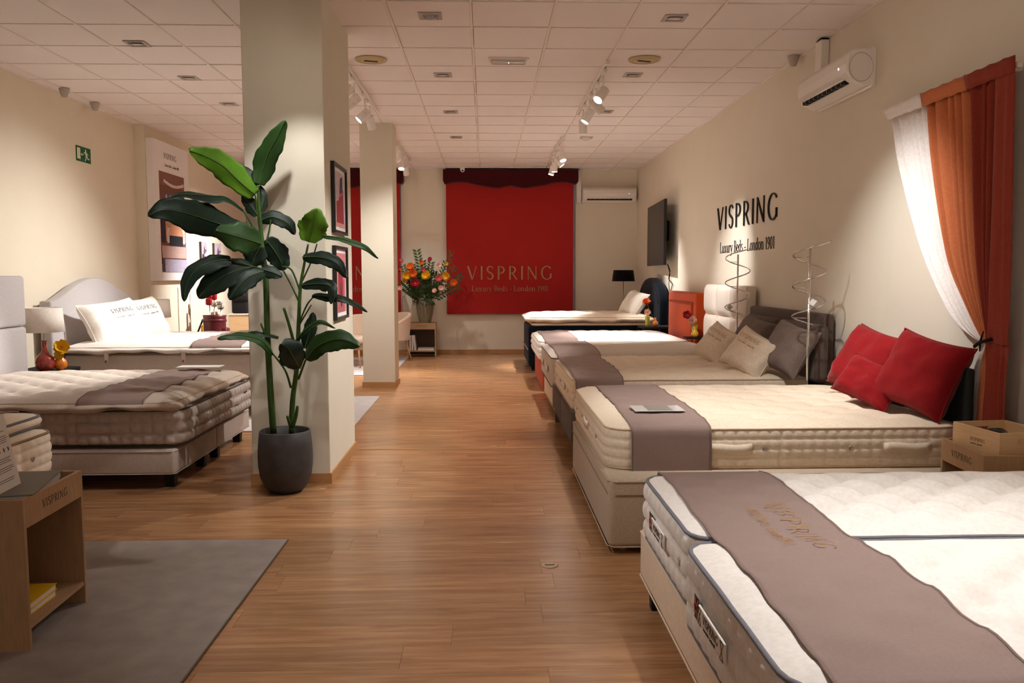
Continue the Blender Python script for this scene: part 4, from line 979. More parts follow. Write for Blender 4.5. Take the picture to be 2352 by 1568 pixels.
# standing paper card
t = thing('price_card', 'white text card standing on the left stand', 'card', (-2.02, 3.28, .606))
ux = Vector((-.087, .996, 0)).normalized(); C0 = Vector((-1.886, 3.361, .607))-ux*.075; up_ = Vector((-.20, 0, 1)).normalized(); nn_ = ux.cross(up_)
q = plc(C0, ux, up_, nn_)
bq = lambda x0, x1, y0, y1, c, d=.0006: ([q(x, y, z) for x, y, z in box(x0, x1, y0, y1, c, c+d)[0]], box(0, 1, 0, 1, 0, 1)[1])
mk('sheet', bq(-.13, .075, 0, .29, -.002, .002), M['paper'], t, False)
ln_ = []; random.seed(11)
for yy in (.225, .205, .197, .189, .181, .12, .112, .104, .085, .077, .069, .04, .032): ln_.append(bq(-.11, random.uniform(.03, .062), yy, yy+.0022, .0003, .0004))
for k in range(3): ln_.append(bq(-.03+.035*k, -.02+.035*k, .145, .16, .0003, .0004))
mk('text_lines', join(*ln_), M['print_dark'], t, False)
# yellow books on the shelf
for k in range(2):
    b_ = thing('yellow_book', ('upper' if k else 'lower')+' yellow book with a black roundel in the stack on the low shelf' if k else 'lower yellow book in the stack on the low shelf', 'book', (-1.93, 3.3, .11+.026*k), 'yellow books on the shelf')
    R = Matrix.Translation((-1.90+.004*k, 3.315, .111+.0265*k)) @ Matrix.Rotation(.02+.02*k, 4, 'Z')
    mk('pages', xf(box(-.10, .096, -.11, .112, .003, .0225), R), M['paper'], b_, False)
    mk('cover', xf(join(box(-.104, .10, -.115, .115, 0, .003), box(-.104, .10, -.115, .115, .0225, .0255), box(-.104, .10, -.118, -.115, 0, .0255)), R), M['yellow'], b_, False)
    if k: mk('roundel', xf(lathe(0, 0, [(.026, 0), (.026, .0006), (.002, .0007)], 20), R @ Matrix.Translation((.0, -.06, .0256))), M['black'], b_)
# crate on the right stand
t = thing('wooden_crate', 'pale pine crate with handle holes on the right stand', 'crate', (2.53, 3.94, .545))
Rc = Matrix.Translation((2.545, 3.955, .544)) @ Matrix.Rotation(-pi/2+.10, 4, 'Z')
bc = lambda *q_: xf(box(*q_), Rc)
cw, cd_, chh = .335, .29, .15
mk('side', bc(-cw/2, cw/2, -cd_/2, -cd_/2+.012, 0, chh), M['pine'], t, False, bevel=.0015); mk('side', bc(-cw/2, cw/2, cd_/2-.012, cd_/2, 0, chh), M['pine'], t, False, bevel=.0015)
mk('floor_board', bc(-cw/2+.012, cw/2-.012, -cd_/2+.012, cd_/2-.012, 0, .010), M['pine'], t, False)
for s_ in (-1, 1):
    x0, x1 = sorted((s_*cw/2, s_*(cw/2-.012)))
    hw = .05; z0h, z1h = .092, .122
    mk('end_board', join(bc(x0, x1, -cd_/2+.012, -hw, 0, chh), bc(x0, x1, hw, cd_/2-.012, 0, chh), bc(x0, x1, -hw, hw, 0, z0h), bc(x0, x1, -hw, hw, z1h, chh)), M['pine'], t, False)
V, ln = word('VISPRING', .018, lambda a, b, c: tuple(Rc @ Vector((-.035+a, -cd_/2-c, .082+b))), .24, .0006); mk('lettering', V, M['print_dark'], t, False)
mk('lettering', small_text(SUB, .085, lambda a, b, c: tuple(Rc @ Vector((-.035+a, -cd_/2-c, .066+b)))), M['print_dark'], t, False)
for k, (x, y, r) in enumerate(((-.06, .0, .045), (.01, -.035, .05))):
    o = thing(('round_weight', 'tape_dispenser')[k], ('glossy black ball shaped weight in the pine crate', 'black round tape holder in the pine crate')[k], ('weight', 'tape holder')[k], tuple(Rc @ Vector((x, y, .05))))
    if k == 0: mk('body', xf(lathe(0, 0, [(.02, -.048), (.036, -.036), (.046, -.012), (.047, .008), (.038, .03), (.02, .044), (.004, .048)], 24), Rc @ Matrix.Translation((x, y, .083))), M['black'], o)
    else:
        mk('body', xf(lathe(0, 0, [(.05, -.03), (.053, -.026), (.053, .026), (.05, .03), (.03, .031), (.028, .02), (.004, .02)], 28), Rc @ Matrix.Translation((x, y, .09)) @ Matrix.Rotation(pi/2, 4, 'X') @ Matrix.Rotation(.5, 4, 'Y')), M['black'], o)
        mk('foot', xf(rbox(-.05, .07, -.03, .03, 0, .04, .01, 2), Rc @ Matrix.Translation((x+.01, y, .011))), M['black'], o)
for k, (x, y, r, l) in enumerate(((-.11, -.08, .3, 'small white card lying in the pine crate corner'), (.1, .07, -.3, 'small printed leaflet in the right part of the pine crate'))):
    o = thing('paper_card', l, 'card', tuple(Rc @ Vector((x, y, .012))))
    Rk = Rc @ Matrix.Translation((x, y, .055)) @ Matrix.Rotation(r, 4, 'Z')
    mk('sheet', xf(box(-.045, .045, -.045, .045, -.044, .012), Rk), M['paper'], o, False); mk('print', xf(join(box(-.03, .0, .0, .012, .0122, .0126), box(.01, .03, -.01, 0, .0122, .0126)), Rk), M['print_dark'], o, False)
# books on the back stand
for k in range(3):
    x = -1.352+.042*k+.006*(k == 2)
    b_ = thing('book', 'upright pale book in the back stand, %s from the left' % ords[k].replace('nearest', 'first'), 'book', (x, 14.72, .11), 'upright books in the back stand')
    R = Matrix.Translation((x+.018, 14.73, .112)) @ Matrix.Rotation(-.09 if k == 2 else 0, 4, 'Y')
    mk('cover', xf(rbox(-.018, .018, -.12, .12, 0, .27, .003, 1), R), M['greyplastic'], b_, False); mk('pages', xf(box(-.013, .013, -.1205, -.118, .005, .272), R), M['paper'], b_, False)
b_ = thing('book', 'white book lying flat in the back stand', 'book', (-1.05, 14.72, .11))
mk('cover', rbox(-1.20, -.91, 14.62, 14.84, .112, .122, .002, 1), M['paper'], b_, False); mk('pages', box(-1.195, -.915, 14.625, 14.84, .122, .150), M['paper'], b_, False); mk('cover', rbox(-1.20, -.91, 14.62, 14.84, .150, .158, .002, 1), M['greyplastic'], b_, False)

# ---------------------------------------------------------------- flowers in the grey vase
VX, VY = -1.075, 14.72
t = thing('flower_vase', 'ribbed grey vase on the back stand', 'vase', (VX, VY, .544))
mk('body', lathe(VX, VY, [(.085, .545), (.10, .60), (.135, .75), (.155, .90), (.158, .985), (.145, .985), (.14, .93), (.09, .6), (.01, .58)], 72, .02, 24), M['vase_grey'], t)
t = thing('flower_bouquet', 'large bouquet of yellow, orange and red flowers in the grey vase', 'bouquet', (VX, VY, .99))
random.seed(21)
stems, leaves = [], []
def frond(base, tip, n, l, bend, dr=0):
    B, Tp = Vector(base), Vector(tip); pts = []
    for i in range(9):
        s = i/8; p = B.lerp(Tp, s)+Vector((bend*sin(pi*s), 0, .0)); pts.append(tuple(p))
    stems.append(tube(pts, .004, 5, r1=.0015))
    for i in range(n):
        s = .25+.75*i/n; p = B.lerp(Tp, s)+Vector((bend*sin(pi*s), 0, 0)); d = (Tp-B).normalized()
        for sg in (-1, 1):
            sd = Vector((d.z, random.uniform(-.4, .4), -d.x))*sg; v = (sd*.8+d*.6+Vector((0, 0, -dr))).normalized(); w_ = v.cross(Vector((0, 1, 0)) if abs(v.y) < .8 else Vector((1, 0, 0))).normalized()*l*.22
            q_ = p+v*l; mm = p.lerp(q_, .45)+Vector((0, random.uniform(-.01, .01), 0)); leaves.append(([tuple(p), tuple(mm+w_), tuple(q_), tuple(mm-w_)], [(0, 1, 2, 3)]))
for (x, z, n, l, b) in ((-1.22, 1.90, 13, .10, .03), (-1.05, 1.92, 0, 0, 0), (-.60, 1.88, 12, .075, .08), (-.70, 1.70, 10, .07, .05), (-1.45, 1.62, 12, .08, -.05), (-.42, 1.45, 12, .09, .05), (-1.50, 1.30, 10, .09, -.04), (-.52, 1.62, 10, .08, .04),
                        (-.45, 1.25, 9, .09, .03), (-1.3, 1.62, 12, .09, 0), (-.95, 1.68, 12, .09, 0), (-1.1, 1.7, 12, .09, 0), (-.75, 1.4, 12, .09, 0), (-1.35, 1.38, 12, .1, 0), (-1.0, 1.5, 14, .1, 0), (-1.2, 1.45, 14, .1, 0), (-.85, 1.25, 12, .1, .05), (-1.3, 1.18, 12, .1, -.05)):
    if n: frond((VX+random.uniform(-.05, .05), VY, .96), (x, VY+random.uniform(-.12, .1), z), n, l, b)
for i in range(420):
    a = random.uniform(0, 2*pi); rr = random.random()**.5; c = Vector((VX+.30*rr*cos(a), VY+random.uniform(-.17, .12), 1.27+.27*rr*sin(a)))
    v = Vector((random.uniform(-1, 1), random.uniform(-1, .6), random.uniform(-.8, 1))).normalized(); w_ = v.orthogonal().normalized()*random.uniform(.012, .022); l = random.uniform(.05, .11)
    leaves.append(([tuple(c), tuple(c+v*l*.5+w_), tuple(c+v*l), tuple(c+v*l*.5-w_)], [(0, 1, 2, 3)]))
for i in range(90):
    a = random.uniform(-.18, .18); c = Vector((VX+a, VY-random.uniform(.02, .17), random.uniform(.93, 1.05))); v = Vector((a*3, -.6, -random.random()*.6)).normalized(); w_ = v.orthogonal().normalized()*.016
    leaves.append(([tuple(c), tuple(c+v*.04+w_), tuple(c+v*.085), tuple(c+v*.04-w_)], [(0, 1, 2, 3)]))
tag(mk('foliage', join(*leaves), M['f_green'], t, False), kind='stuff'); tag(mk('stems', join(*stems), M['f_green2'], t), kind='stuff')
def flower(parent, c, r, m, n=6, face=(0, -1, .2), cup=.4, centre='vase_orange', seed=0):
    R = Matrix.Translation(c) @ Vector(face).to_track_quat('Z', 'Y').to_matrix().to_4x4(); P_ = []
    for ring in range(2):
        for k in range(n):
            a = 2*pi*(k+.5*ring)/n
            V = []; F = []
            for i in range(4):
                s = i/3; wd_ = r*.52*sin(pi*min(1, .18+s*.62))**.8; rad = r*s*(1-.25*ring)
                for j in range(3):
                    u = j-1; V.append(((rad)*cos(a)-u*wd_*sin(a), rad*sin(a)+u*wd_*cos(a), r*cup*(s**1.5)*(1+ring*.6)+.15*r*u*u+.004*ring))
            for i in range(3):
                for j in range(2): F.append((i*3+j, i*3+j+1, i*3+j+4, i*3+j+3))
            P_.append((V, F))
    f = mk('flower_head', xf(join(*P_), R), M[m], parent)
    mk('flower_centre', xf(lathe(0, 0, [(r*.2, .0), (r*.17, r*.18), (r*.02, r*.25)], 10), R), M[centre], f)
sc_ = .00772  # metres per photo pixel at the bouquet's distance
for (px, py, r, m) in ((946, 615, 12, 'f_orange'), (950, 628, 12, 'f_orange'), (936, 634, 12, 'f_yellow'), (982, 633, 13, 'f_yellow'), (956, 651, 13, 'f_red'), (1010, 641, 11, 'f_pink'), (1026, 635, 12, 'f_yellow'), (1043, 650, 10, 'f_orange'),
                       (915, 619, 10, 'f_red'), (970, 605, 7, 'f_orange'), (990, 597, 6, 'f_red'), (925, 600, 6, 'f_pink'), (975, 620, 6, 'f_pink'), (1009, 611, 7, 'f_pale'), (1027, 607, 5, 'f_yellow'), (922, 662, 7, 'f_pale'), (1014, 662, 8, 'f_pale'), (1000, 668, 7, 'f_pale'), (932, 645, 7, 'f_yellow'), (923, 619, 4, 'f_orange')):
    flower(t, (-1.075+(px-975)*sc_, VY-.2-random.uniform(0, .06), .994+(690-py)*sc_), r*sc_*.82, m, face=(random.uniform(-.4, .4), -1, random.uniform(-.1, .5)))

# small vases with flowers
def small_vase(label, x, y, z, prof, m, fl, name='vase', sc=1.0):
    t = thing(name, label, 'vase', (x, y, z)); mk('body', lathe(x, y, [(r*sc, z+h*sc) for r, h in prof], 28), M[m], t)
    for (dx, dz, r, mm, fc) in fl:
        mk('flower_stem', tube([(x, y, z+prof[-1][1]*sc*.5), (x+dx*.5, y, z+dz*.6), (x+dx, y-.01, z+dz)], .0025, 5), M['f_green2'], t)
        flower(t, (x+dx, y-.012, z+dz), r, mm, 5, fc, .5)
bottle = [(.045, 0), (.075, .03), (.085, .08), (.075, .125), (.045, .16), (.024, .19), (.02, .27), (.026, .285), (.02, .285), (.016, .2), (.004, .19)]
bulb = [(.02, 0), (.04, .02), (.045, .045), (.035, .07), (.016, .09), (.014, .12), (.02, .13), (.012, .13), (.004, .1)]
tall = [(.028, 0), (.034, .02), (.03, .06), (.036, .12), (.04, .15), (.034, .15), (.026, .06), (.004, .02)]

def night(label, x0, x1, y0, y1, h, m):
    t = thing('bedside_table', label, 'table', ((x0+x1)/2, (y0+y1)/2, 0))
    mk('top', rbox(x0, x1, y0, y1, h-.03, h, .004, 1), M[m], t, False)
    for x in (x0+.02, x1-.02):
        for y in (y0+.02, y1-.02): mk('leg', box(x-.015, x+.015, y-.015, y+.015, 0, h-.03), M[m], t, False)
    mk('shelf', box(x0+.01, x1-.01, y0+.01, y1-.01, .18, .2), M[m], t, False)
night('dark bedside table between the navy and orange beds', 2.26, 2.72, 11.84, 12.26, .69, 'blackmatt')
night('low dark bedside table between the orange and tufted headboards', 2.60, 2.77, 9.62, 9.98, .66, 'blackmatt') if False else None
night('dark bedside table under the white lamp on the left', -4.40, -3.98, 7.66, 8.22, .56, 'blackmatt')
small_vase('lime vase with a pale flower on the dark bedside table', 2.36, 12.0, .69, tall, 'vase_lime', [(.0, .2, .05, 'f_pale', (-.3, -1, .3))])
small_vase('small orange bulb vase with an orange flower beside the navy headboard', 2.46, 11.93, .69, bulb, 'vase_orange', [(-.13, .34, .06, 'f_orange', (-.2, -.6, .6))])
t = thing('wall_shelf', 'small shelf behind the greige bed holding two vases', 'shelf', (2.55, 9.97, .68))
mk('board', rbox(2.42, 2.775, 9.88, 10.06, .665, .685, .003, 1), M['blackmatt'], t, False); mk('bracket', box(2.745, 2.775, 9.93, 10.01, .5, .665), M['blackmatt'], t, False)
small_vase('tall lime vase with a pale flower by the orange headboard', 2.545, 9.99, .685, tall, 'vase_lime', [(-.03, .2, .055, 'f_pale', (-.4, -1, .2))])
small_vase('yellow bulb vase with a crimson flower by the orange headboard', 2.53, 9.92, .685, bulb, 'vase_yellow', [(-.10, .27, .05, 'f_red', (-.3, -1, .2))])

# left lamps
def table_lamp(label, x, y, z, base_m, shade_m, prof, sr, sz0, sz1, top=.9, group=None):
    t = thing('table_lamp', label, 'lamp', (x, y, z), group)
    mk('lamp_body', lathe(x, y, [(r, z+h) for r, h in prof], 32), M[base_m], t)
    mk('stem', tube([(x, y, z+prof[-1][1]-.02), (x, y, sz0+.06)], .008, 8), M['steel'], t)
    n = 40; o = mk('lamp_shade', grid(n, 2, lambda i, j: (x+(sr if j == 0 else sr*top)*cos(2*pi*i/n), y+(sr if j == 0 else sr*top)*sin(2*pi*i/n), (sz0, sz1)[j]), closed_u=True), M[shade_m], t)
    so = o.modifiers.new('thick', 'SOLIDIFY'); so.thickness = .003
    for s_ in (0, 1, 2): mk('shade_spoke', tube([(x, y, sz0+.06), (x+sr*.93*cos(s_*2.094), y+sr*.93*sin(s_*2.094), sz0+.06)], .002, 5), M['steel'], t)
    return t
table_lamp('table lamp with white drum shade and red bottle base, left of the arched headboard', -4.10, 7.80, .56, 'vase_red', 'lampshade', bottle, .175, .925, 1.15, .93, 'lamps beside the arched bed')
night('dark bedside table behind the white pillows', -4.26, -3.90, 10.26, 10.62, .56, 'blackmatt')
table_lamp('white shaded lamp half hidden behind the arched headboard', -4.08, 10.42, .56, 'vase_red', 'lampshade', bottle, .16, .925, 1.15, .93, 'lamps beside the arched bed')
small_vase('small orange vase with yellow flowers beside the red lamp base', -4.0, 7.88, .56, bulb, 'vase_orange', [(.02, .21, .07, 'f_yellow', (.5, -1, .4)), (.0, .14, .045, 'f_yellow', (.2, -1, .1))], sc=1.35)
# far black lamp on its table
t = thing('floor_lamp', 'slim floor lamp with black drum shade in the far right corner', 'lamp', (2.42, 14.5, 0))
mk('foot', lathe(2.42, 14.5, [(.13, 0), (.13, .012), (.02, .02)], 24), M['steel'], t); mk('pole', tube([(2.42, 14.5, .02), (2.42, 14.5, 1.40)], .007, 8), M['steel'], t)
o = mk('lamp_shade', grid(36, 2, lambda i, j: (2.42+(.20, .175)[j]*cos(2*pi*i/36), 14.5+(.20, .175)[j]*sin(2*pi*i/36), (1.325, 1.52)[j]), closed_u=True), M['shade_black'], t); so = o.modifiers.new('thick', 'SOLIDIFY'); so.thickness = .003
mk('shade_disc', lathe(2.42, 14.5, [(.01, 1.40), (.16, 1.402), (.16, 1.404), (.01, 1.406)], 24), M['shade_black'], t)

# ---------------------------------------------------------------- rugs
def rug(label, x0, x1, y0, y1, m, edge=True):
    t = thing('rug', label, 'rug', ((x0+x1)/2, (y0+y1)/2, 0))
    mk('pile', rbox(x0, x1, y0, y1, .003, .013, .004, 2), M[m], t)
    mk('binding', tube([(x0, y0, .006), (x1, y0, .006), (x1, y1, .006), (x0, y1, .006)], .006, 6, closed=True), M['rug_edge' if edge else m], t)
rug('dark grey rug with bound edge in the left foreground', -4.3, -1.085, 1.4, 4.45, 'rug')
rug('pale grey rug behind the front column', -4.0, -1.265, 7.64, 9.80, 'rug2', False)
rug('pale grey rug under the armchairs at the back', -3.9, -1.36, 11.92, 14.42, 'rug2', False)
# floor socket
t = thing('floor_socket', 'round floor socket plate in the middle of the aisle', 'socket', (.314, 4.017, 0))
mk('plate', lathe(.314, 4.017, [(.042, .0005), (.040, .004), (.03, .005), (.028, .003), (.004, .003)], 24), M['pipe_beige'], t); mk('slot', box(.29, .338, 4.012, 4.022, .0035, .0045), M['print_dark'], t, False)

# ---------------------------------------------------------------- left wall: exit sign, poster, photos, golf bag
t = thing('exit_sign', 'green emergency exit sign with running figure on the left wall', 'sign', (XL, 9.43, 2.69))
q = plc((XL+.001, 9.27, 2.695), (0, 1, 0), (0, 0, 1), (1, 0, 0))
pq = lambda pts, c: ([q(a, b, c) for a, b in pts], [tuple(range(len(pts)))])
W_, H2 = .335, .165
mk('plate', ([q(a, b, c) for c in (0, .003) for a, b in ((0, 0), (W_, 0), (W_, H2), (0, H2))], [(3, 2, 1, 0), (4, 5, 6, 7), (0, 1, 5, 4), (1, 2, 6, 5), (2, 3, 7, 6), (3, 0, 4, 7)]), M['exit_green'], t, False)
rc = lambda a, b, c, d: [(a, b), (c, b), (c, d), (a, d)]
cir = [( .218+.013*cos(2*pi*k/14), .132+.013*sin(2*pi*k/14)) for k in range(14)]
mk('pictogram', join(pq(rc(.02, .025, .095, .145), .004), pq([(.105, .08), (.13, .098), (.13, .086), (.165, .086), (.165, .074), (.13, .074), (.13, .062)], .004), pq(cir, .004),
   pq([(.205, .12), (.232, .118), (.25, .075), (.225, .06), (.208, .085)], .004), pq([(.205, .118), (.175, .108), (.172, .085), (.182, .084), (.186, .1), (.21, .106)], .004),
   pq([(.235, .112), (.268, .098), (.272, .08), (.262, .078), (.257, .09), (.238, .1)], .004), pq([(.226, .062), (.25, .075), (.268, .05), (.30, .052), (.30, .04), (.262, .036)], .004),
   pq([(.212, .075), (.232, .066), (.225, .035), (.2, .012), (.19, .02), (.21, .042)], .004)), M['exit_pale'], t, False)
t = thing('wall_poster', 'large white canvas poster of a panelled room, past the wall corner', 'poster', (-4.25, 11.4, 1.37))
mk('canvas', rbox(XL2+.001, -4.20, 10.79, 12.02, 1.375, 3.185, .004, 1), M['poster'], t, False)
q = plc((-4.199, 10.79, 1.375), (0, 1, 0), (0, 0, 1), (1, 0, 0))
cols = {}
def flat(name, parent, shapes, q):
    ms, P_ = [], []
    for k, (pts, c) in enumerate(shapes):
        key = 'print_%02x%02x%02x' % c
        if key not in M: M[key] = mat('print_colour_%d' % len(M), srgb(*c), .6, noise_amt=.12, nscale=30)
        if key not in ms: ms.append(key)
        P_.append(([q(a, b, .0005+.0004*k) for a, b in pts], [tuple(range(len(pts)))], [ms.index(key)]))
    return mk(name, join(*P_), [M[k] for k in ms], parent, False)
random.seed(5)
sh = [(rc(.15, .22, 1.04, 1.42), (120, 78, 66)), (rc(.15, 1.25, 1.04, 1.42), (134, 92, 80)), ([(.30, 1.20)]+[(.30+.72*k/10, 1.33-.05*sin(pi*k/10)) for k in range(11)]+[(1.02, 1.24)]+[(1.02-.72*k/10, 1.29-.05*sin(pi*k/10)) for k in range(11)], (214, 196, 190))]
for k in range(5): sh.append((rc(.33+.14*k, 1.02, .43+.14*k, 1.17), (96, 88, 108))); sh.append((rc(.345+.14*k, 1.06, .40+.14*k, 1.13), (176, 170, 182)))
for k in range(4): sh.append((rc(.36+.16*k, .84, .47+.16*k, .93), (70, 60, 84) if k % 2 else (204, 178, 150)))
sh += [(rc(.30, .52, 1.03, .86), (196, 150, 120)), (rc(.15, .50, .30, .84), (56, 46, 58)), (rc(.34, .50, .98, .70), (216, 206, 212)),
       ([(.40, .50)]+[(.66-.26*cos(pi*k/12), .62+.14*sin(pi*k/12)) for k in range(13)]+[(.92, .50)], (222, 160, 124)), (rc(.42, .44, .90, .60), (38, 44, 52)), (rc(.15, .30, 1.04, .46), (196, 166, 158)), (rc(.15, .115, 1.04, .285), (176, 168, 188)), (rc(.15, .115, .24, .285), (88, 72, 84))]
sh = [([(a, b*1.22 if b > .9 else b*1.15) for a, b in pts], c) if False else (pts, c) for pts, c in sh]
flat('picture', t, sh, q)
V, ln = word('VISPRING', .075, lambda a, b, c: q(.34+a, 1.60+b, c), .24, .001); mk('lettering', V, M['print_dark'], t, False)
mk('lettering', small_text(SUB, .5, lambda a, b, c: q(.36+a, 1.50+b, c)), M['print_dark'], t, False)
for k, (y0, y1) in enumerate(((12.66, 12.90), (13.26, 13.58))):
    t = thing('photo_block', 'small unframed photograph on the left wall, %s' % ('nearer one' if k == 0 else 'farther one'), 'photograph', (-4.28, (y0+y1)/2, 1.65), 'small photographs on the left wall')
    mk('block', rbox(XL2+.001, -4.265, y0, y1, 1.655, 1.95, .003, 1), M['print_dark'], t, False)
    q = plc((-4.264, y0, 1.655), (0, 1, 0), (0, 0, 1), (1, 0, 0)); w_ = y1-y0
    flat('picture', t, [(rc(0, 0, w_, .295), (180, 164, 172)), ([(.2*w_, 0), (.5*w_, .24), (.62*w_, .2), (.9*w_, 0)], (92, 76, 96)), (rc(.1*w_, .05, .35*w_, .11), (60, 48, 62)), (rc(.5*w_, .08, .95*w_, .12), (216, 204, 206)), (rc(.6*w_, .15, .9*w_, .18), (104, 86, 100))], q)
t = thing('wall_cupboard', 'flush cream cupboard door low on the left wall', 'cupboard', (-4.29, 11.93, 0))
mk('door_leaf', rbox(XL2+.0005, -4.285, 11.72, 12.16, .075, 1.28, .003, 1), M['wall_left'], t, False); mk('edge_gap', box(XL2+.0005, -4.2845, 12.163, 12.172, .075, 1.28), M['print_dark'], t, False)
t = thing('golf_bag', 'burgundy leather golf bag with clubs behind the left bed', 'golf bag', (-3.95, 11.95, .013))
R = Matrix.Translation((-3.92, 12.05, .013)) @ Matrix.Rotation(-.06, 4, 'X')
mk('bag_body', xf(lathe(0, 0, [(.13, 0), (.14, .03), (.15, .3), (.155, .6), (.16, .83), (.165, .86), (.15, .86), (.14, .8), (.01, .78)], 28), R), M['burgundy'], t)
mk('rim_band', xf(lathe(0, 0, [(.16, .76), (.168, .77), (.168, .79), (.16, .80)], 28), R), M['burgundy'], t)
mk('side_pocket', xf(rbox(.10, .2, -.09, .09, .2, .68, .03, 3), R), M['burgundy'], t); mk('front_pocket', xf(rbox(-.1, .1, -.21, -.12, .25, .6, .03, 3), R), M['burgundy'], t)
mk('strap', xf(tube([(-.15, -.05, .8), (-.22, -.08, .6), (-.2, -.08, .35), (-.15, -.05, .2)], .014, 6), R), M['blackmatt'], t)
mk('tag', xf(rbox(-.14, -.10, -.18, -.17, .55, .72, .004, 1), R), M['vase_yellow'], t, False)
for k, (x, y, h, m) in enumerate(((-.07, 0, 1.12, 'red_hood'), (-.02, .05, 1.1, 'red_hood'), (.02, -.06, 1.0, 'steel'), (.06, .03, 1.02, 'steel'), (.1, -.02, .96, 'steel'), (-.05, -.07, 1.02, 'red_hood'))):
    c = mk('golf_club', xf(tube([(x*.5, y*.5, .5), (x, y, h)], .007, 6), R), M['steel'], t)
    mk('club_head', xf(rbox(x-.05, x+.04, y-.03, y+.03, h-.02, h+(.08 if m == 'red_hood' else .04), .022, 3), R @ Matrix.Translation((0, 0, 0))), M[m], c)
t = thing('wood_block_table', 'pale oak cube table behind the golf bag', 'table', (-3.75, 13.3, 0))
mk('carcass', rbox(-3.98, -3.25, 12.95, 13.7, 0, .83, .006, 1), M['pine'], t, False); mk('top', rbox(-3.985, -3.245, 12.94, 13.705, .83, .85, .004, 1), M['white_paint'], t, False)
t = thing('leather_bag', 'black upright leather bag on the oak cube table', 'bag', (-3.8, 13.1, .85))
mk('bag_body', rbox(-3.95, -3.70, 13.0, 13.25, .851, 1.12, .03, 3), M['blackmatt'], t); mk('flap', rbox(-3.94, -3.68, 12.98, 13.27, 1.04, 1.15, .03, 3), M['blackmatt'], t); mk('handle', tube([(-3.9, 13.1, 1.14), (-3.88, 13.1, 1.2), (-3.76, 13.1, 1.2), (-3.74, 13.1, 1.14)], .012, 6), M['blackmatt'], t)
t = thing('ornament', 'small brown ornament beside the black bag', 'ornament', (-3.62, 13.05, .85))
mk('body', rbox(-3.66, -3.52, 13.0, 13.06, .851, .885, .014, 3), M['vase_orange'], t); mk('tip', tube([(-3.6, 13.03, .88), (-3.5, 13.03, .90)], .01, 6, r1=.003), M['print_dark'], t)

# framed pictures on the column side
for k, (z0, z1, y0, y1) in enumerate(((1.745, 2.245, 5.93, 6.47), (1.12, 1.655, 5.93, 6.45))):
    t = thing('framed_picture', 'black framed red print on the column side, %s' % ('upper' if k == 0 else 'lower'), 'picture', (CA[1], (y0+y1)/2, z0), 'framed prints on the column')
    X = CA[1]; f_ = .022
    mk('frame', join(box(X+.001, X+.028, y0, y0+f_, z0, z1), box(X+.001, X+.028, y1-f_, y1, z0, z1), box(X+.001, X+.028, y0+f_, y1-f_, z0, z0+f_), box(X+.001, X+.028, y0+f_, y1-f_, z1-f_, z1)), M['black'], t, False)
    mk('mount', box(X+.001, X+.012, y0+f_, y1-f_, z0+f_, z1-f_), M['poster'], t, False)
    q = plc((X+.0125, y0+.05, z0+.05), (0, 1, 0), (0, 0, 1), (1, 0, 0)); w_, h_ = y1-y0-.1, z1-z0-.1
    if k == 0: ss = [(rc(0, 0, w_, h_), (206, 186, 190)), (rc(0, 0, w_, .1*h_), (214, 150, 140)), ([(.2*w_, .08*h_), (.9*w_, .08*h_), (.85*w_, .7*h_), (.6*w_, .78*h_), (.45*w_, .5*h_), (.2*w_, .45*h_)], (160, 28, 44)), ([(.5*w_, .6*h_), (.8*w_, .66*h_), (.78*w_, .95*h_), (.55*w_, .9*h_)], (52, 44, 66)), ([(.3*w_, .5*h_), (.42*w_, .52*h_), (.72*w_, .62*h_), (.7*w_, .66*h_)], (212, 120, 120))]
    else: ss = [(rc(0, 0, w_, h_), (206, 120, 120)), (rc(.2*w_, .0, .85*w_, .55*h_), (170, 90, 96)), ([(.3*w_, .2*h_), (.7*w_, .2*h_), (.75*w_, .8*h_), (.5*w_, .9*h_), (.25*w_, .7*h_)], (150, 40, 56)), (rc(.45*w_, .1*h_, .6*w_, .5*h_), (96, 34, 48))]
    flat('print', t, ss, q)

# ---------------------------------------------------------------- armchairs
def armchair(label, x, y, rot):
    R = Matrix.Translation((x, y, .013)) @ Matrix.Rotation(rot, 4, 'Z'); t = thing('armchair', label, 'chair', (x, y, .013), 'cream tub armchairs')
    mk('seat', xf(rbox(-.27, .27, -.27, .25, .36, .47, .05, 4), R), M['boucle'], t)
    n, m_ = 40, 12
    def sh_(i, j):
        a = math.radians(-25+230*i/(n-1)); v = j/(m_-1); c_ = sin(math.radians(180*i/(n-1)))**.7
        r = .31+.05*v; top = .58+.22*c_; return (r*cos(a), r*.95*sin(a), .34+(top-.34)*v)
    o = mk('backrest', xf(grid(n, m_, sh_), R), M['boucle'], t); so = o.modifiers.new('thick', 'SOLIDIFY'); so.thickness = .06; so.offset = 0; b = o.modifiers.new('bevel', 'BEVEL'); b.width = .02; b.segments = 3
    mk('seat_frame', xf(rbox(-.25, .25, -.25, .22, .33, .362, .01, 2), R), M['wood_leg'], t)
    for sx in (-1, 1):
        for sy in (-1, 1): mk('leg', xf(tube([(sx*.20, sy*.19, .345), (sx*.27, sy*.26, .0)], .017, 10, r1=.010), R), M['wood_leg'], t)
armchair('cream tub armchair with beech legs left of the slim column', -2.11, 13.15, pi+.2+2.6)
armchair('cream tub armchair mostly hidden behind the slim column', -1.62, 13.95, -.9)

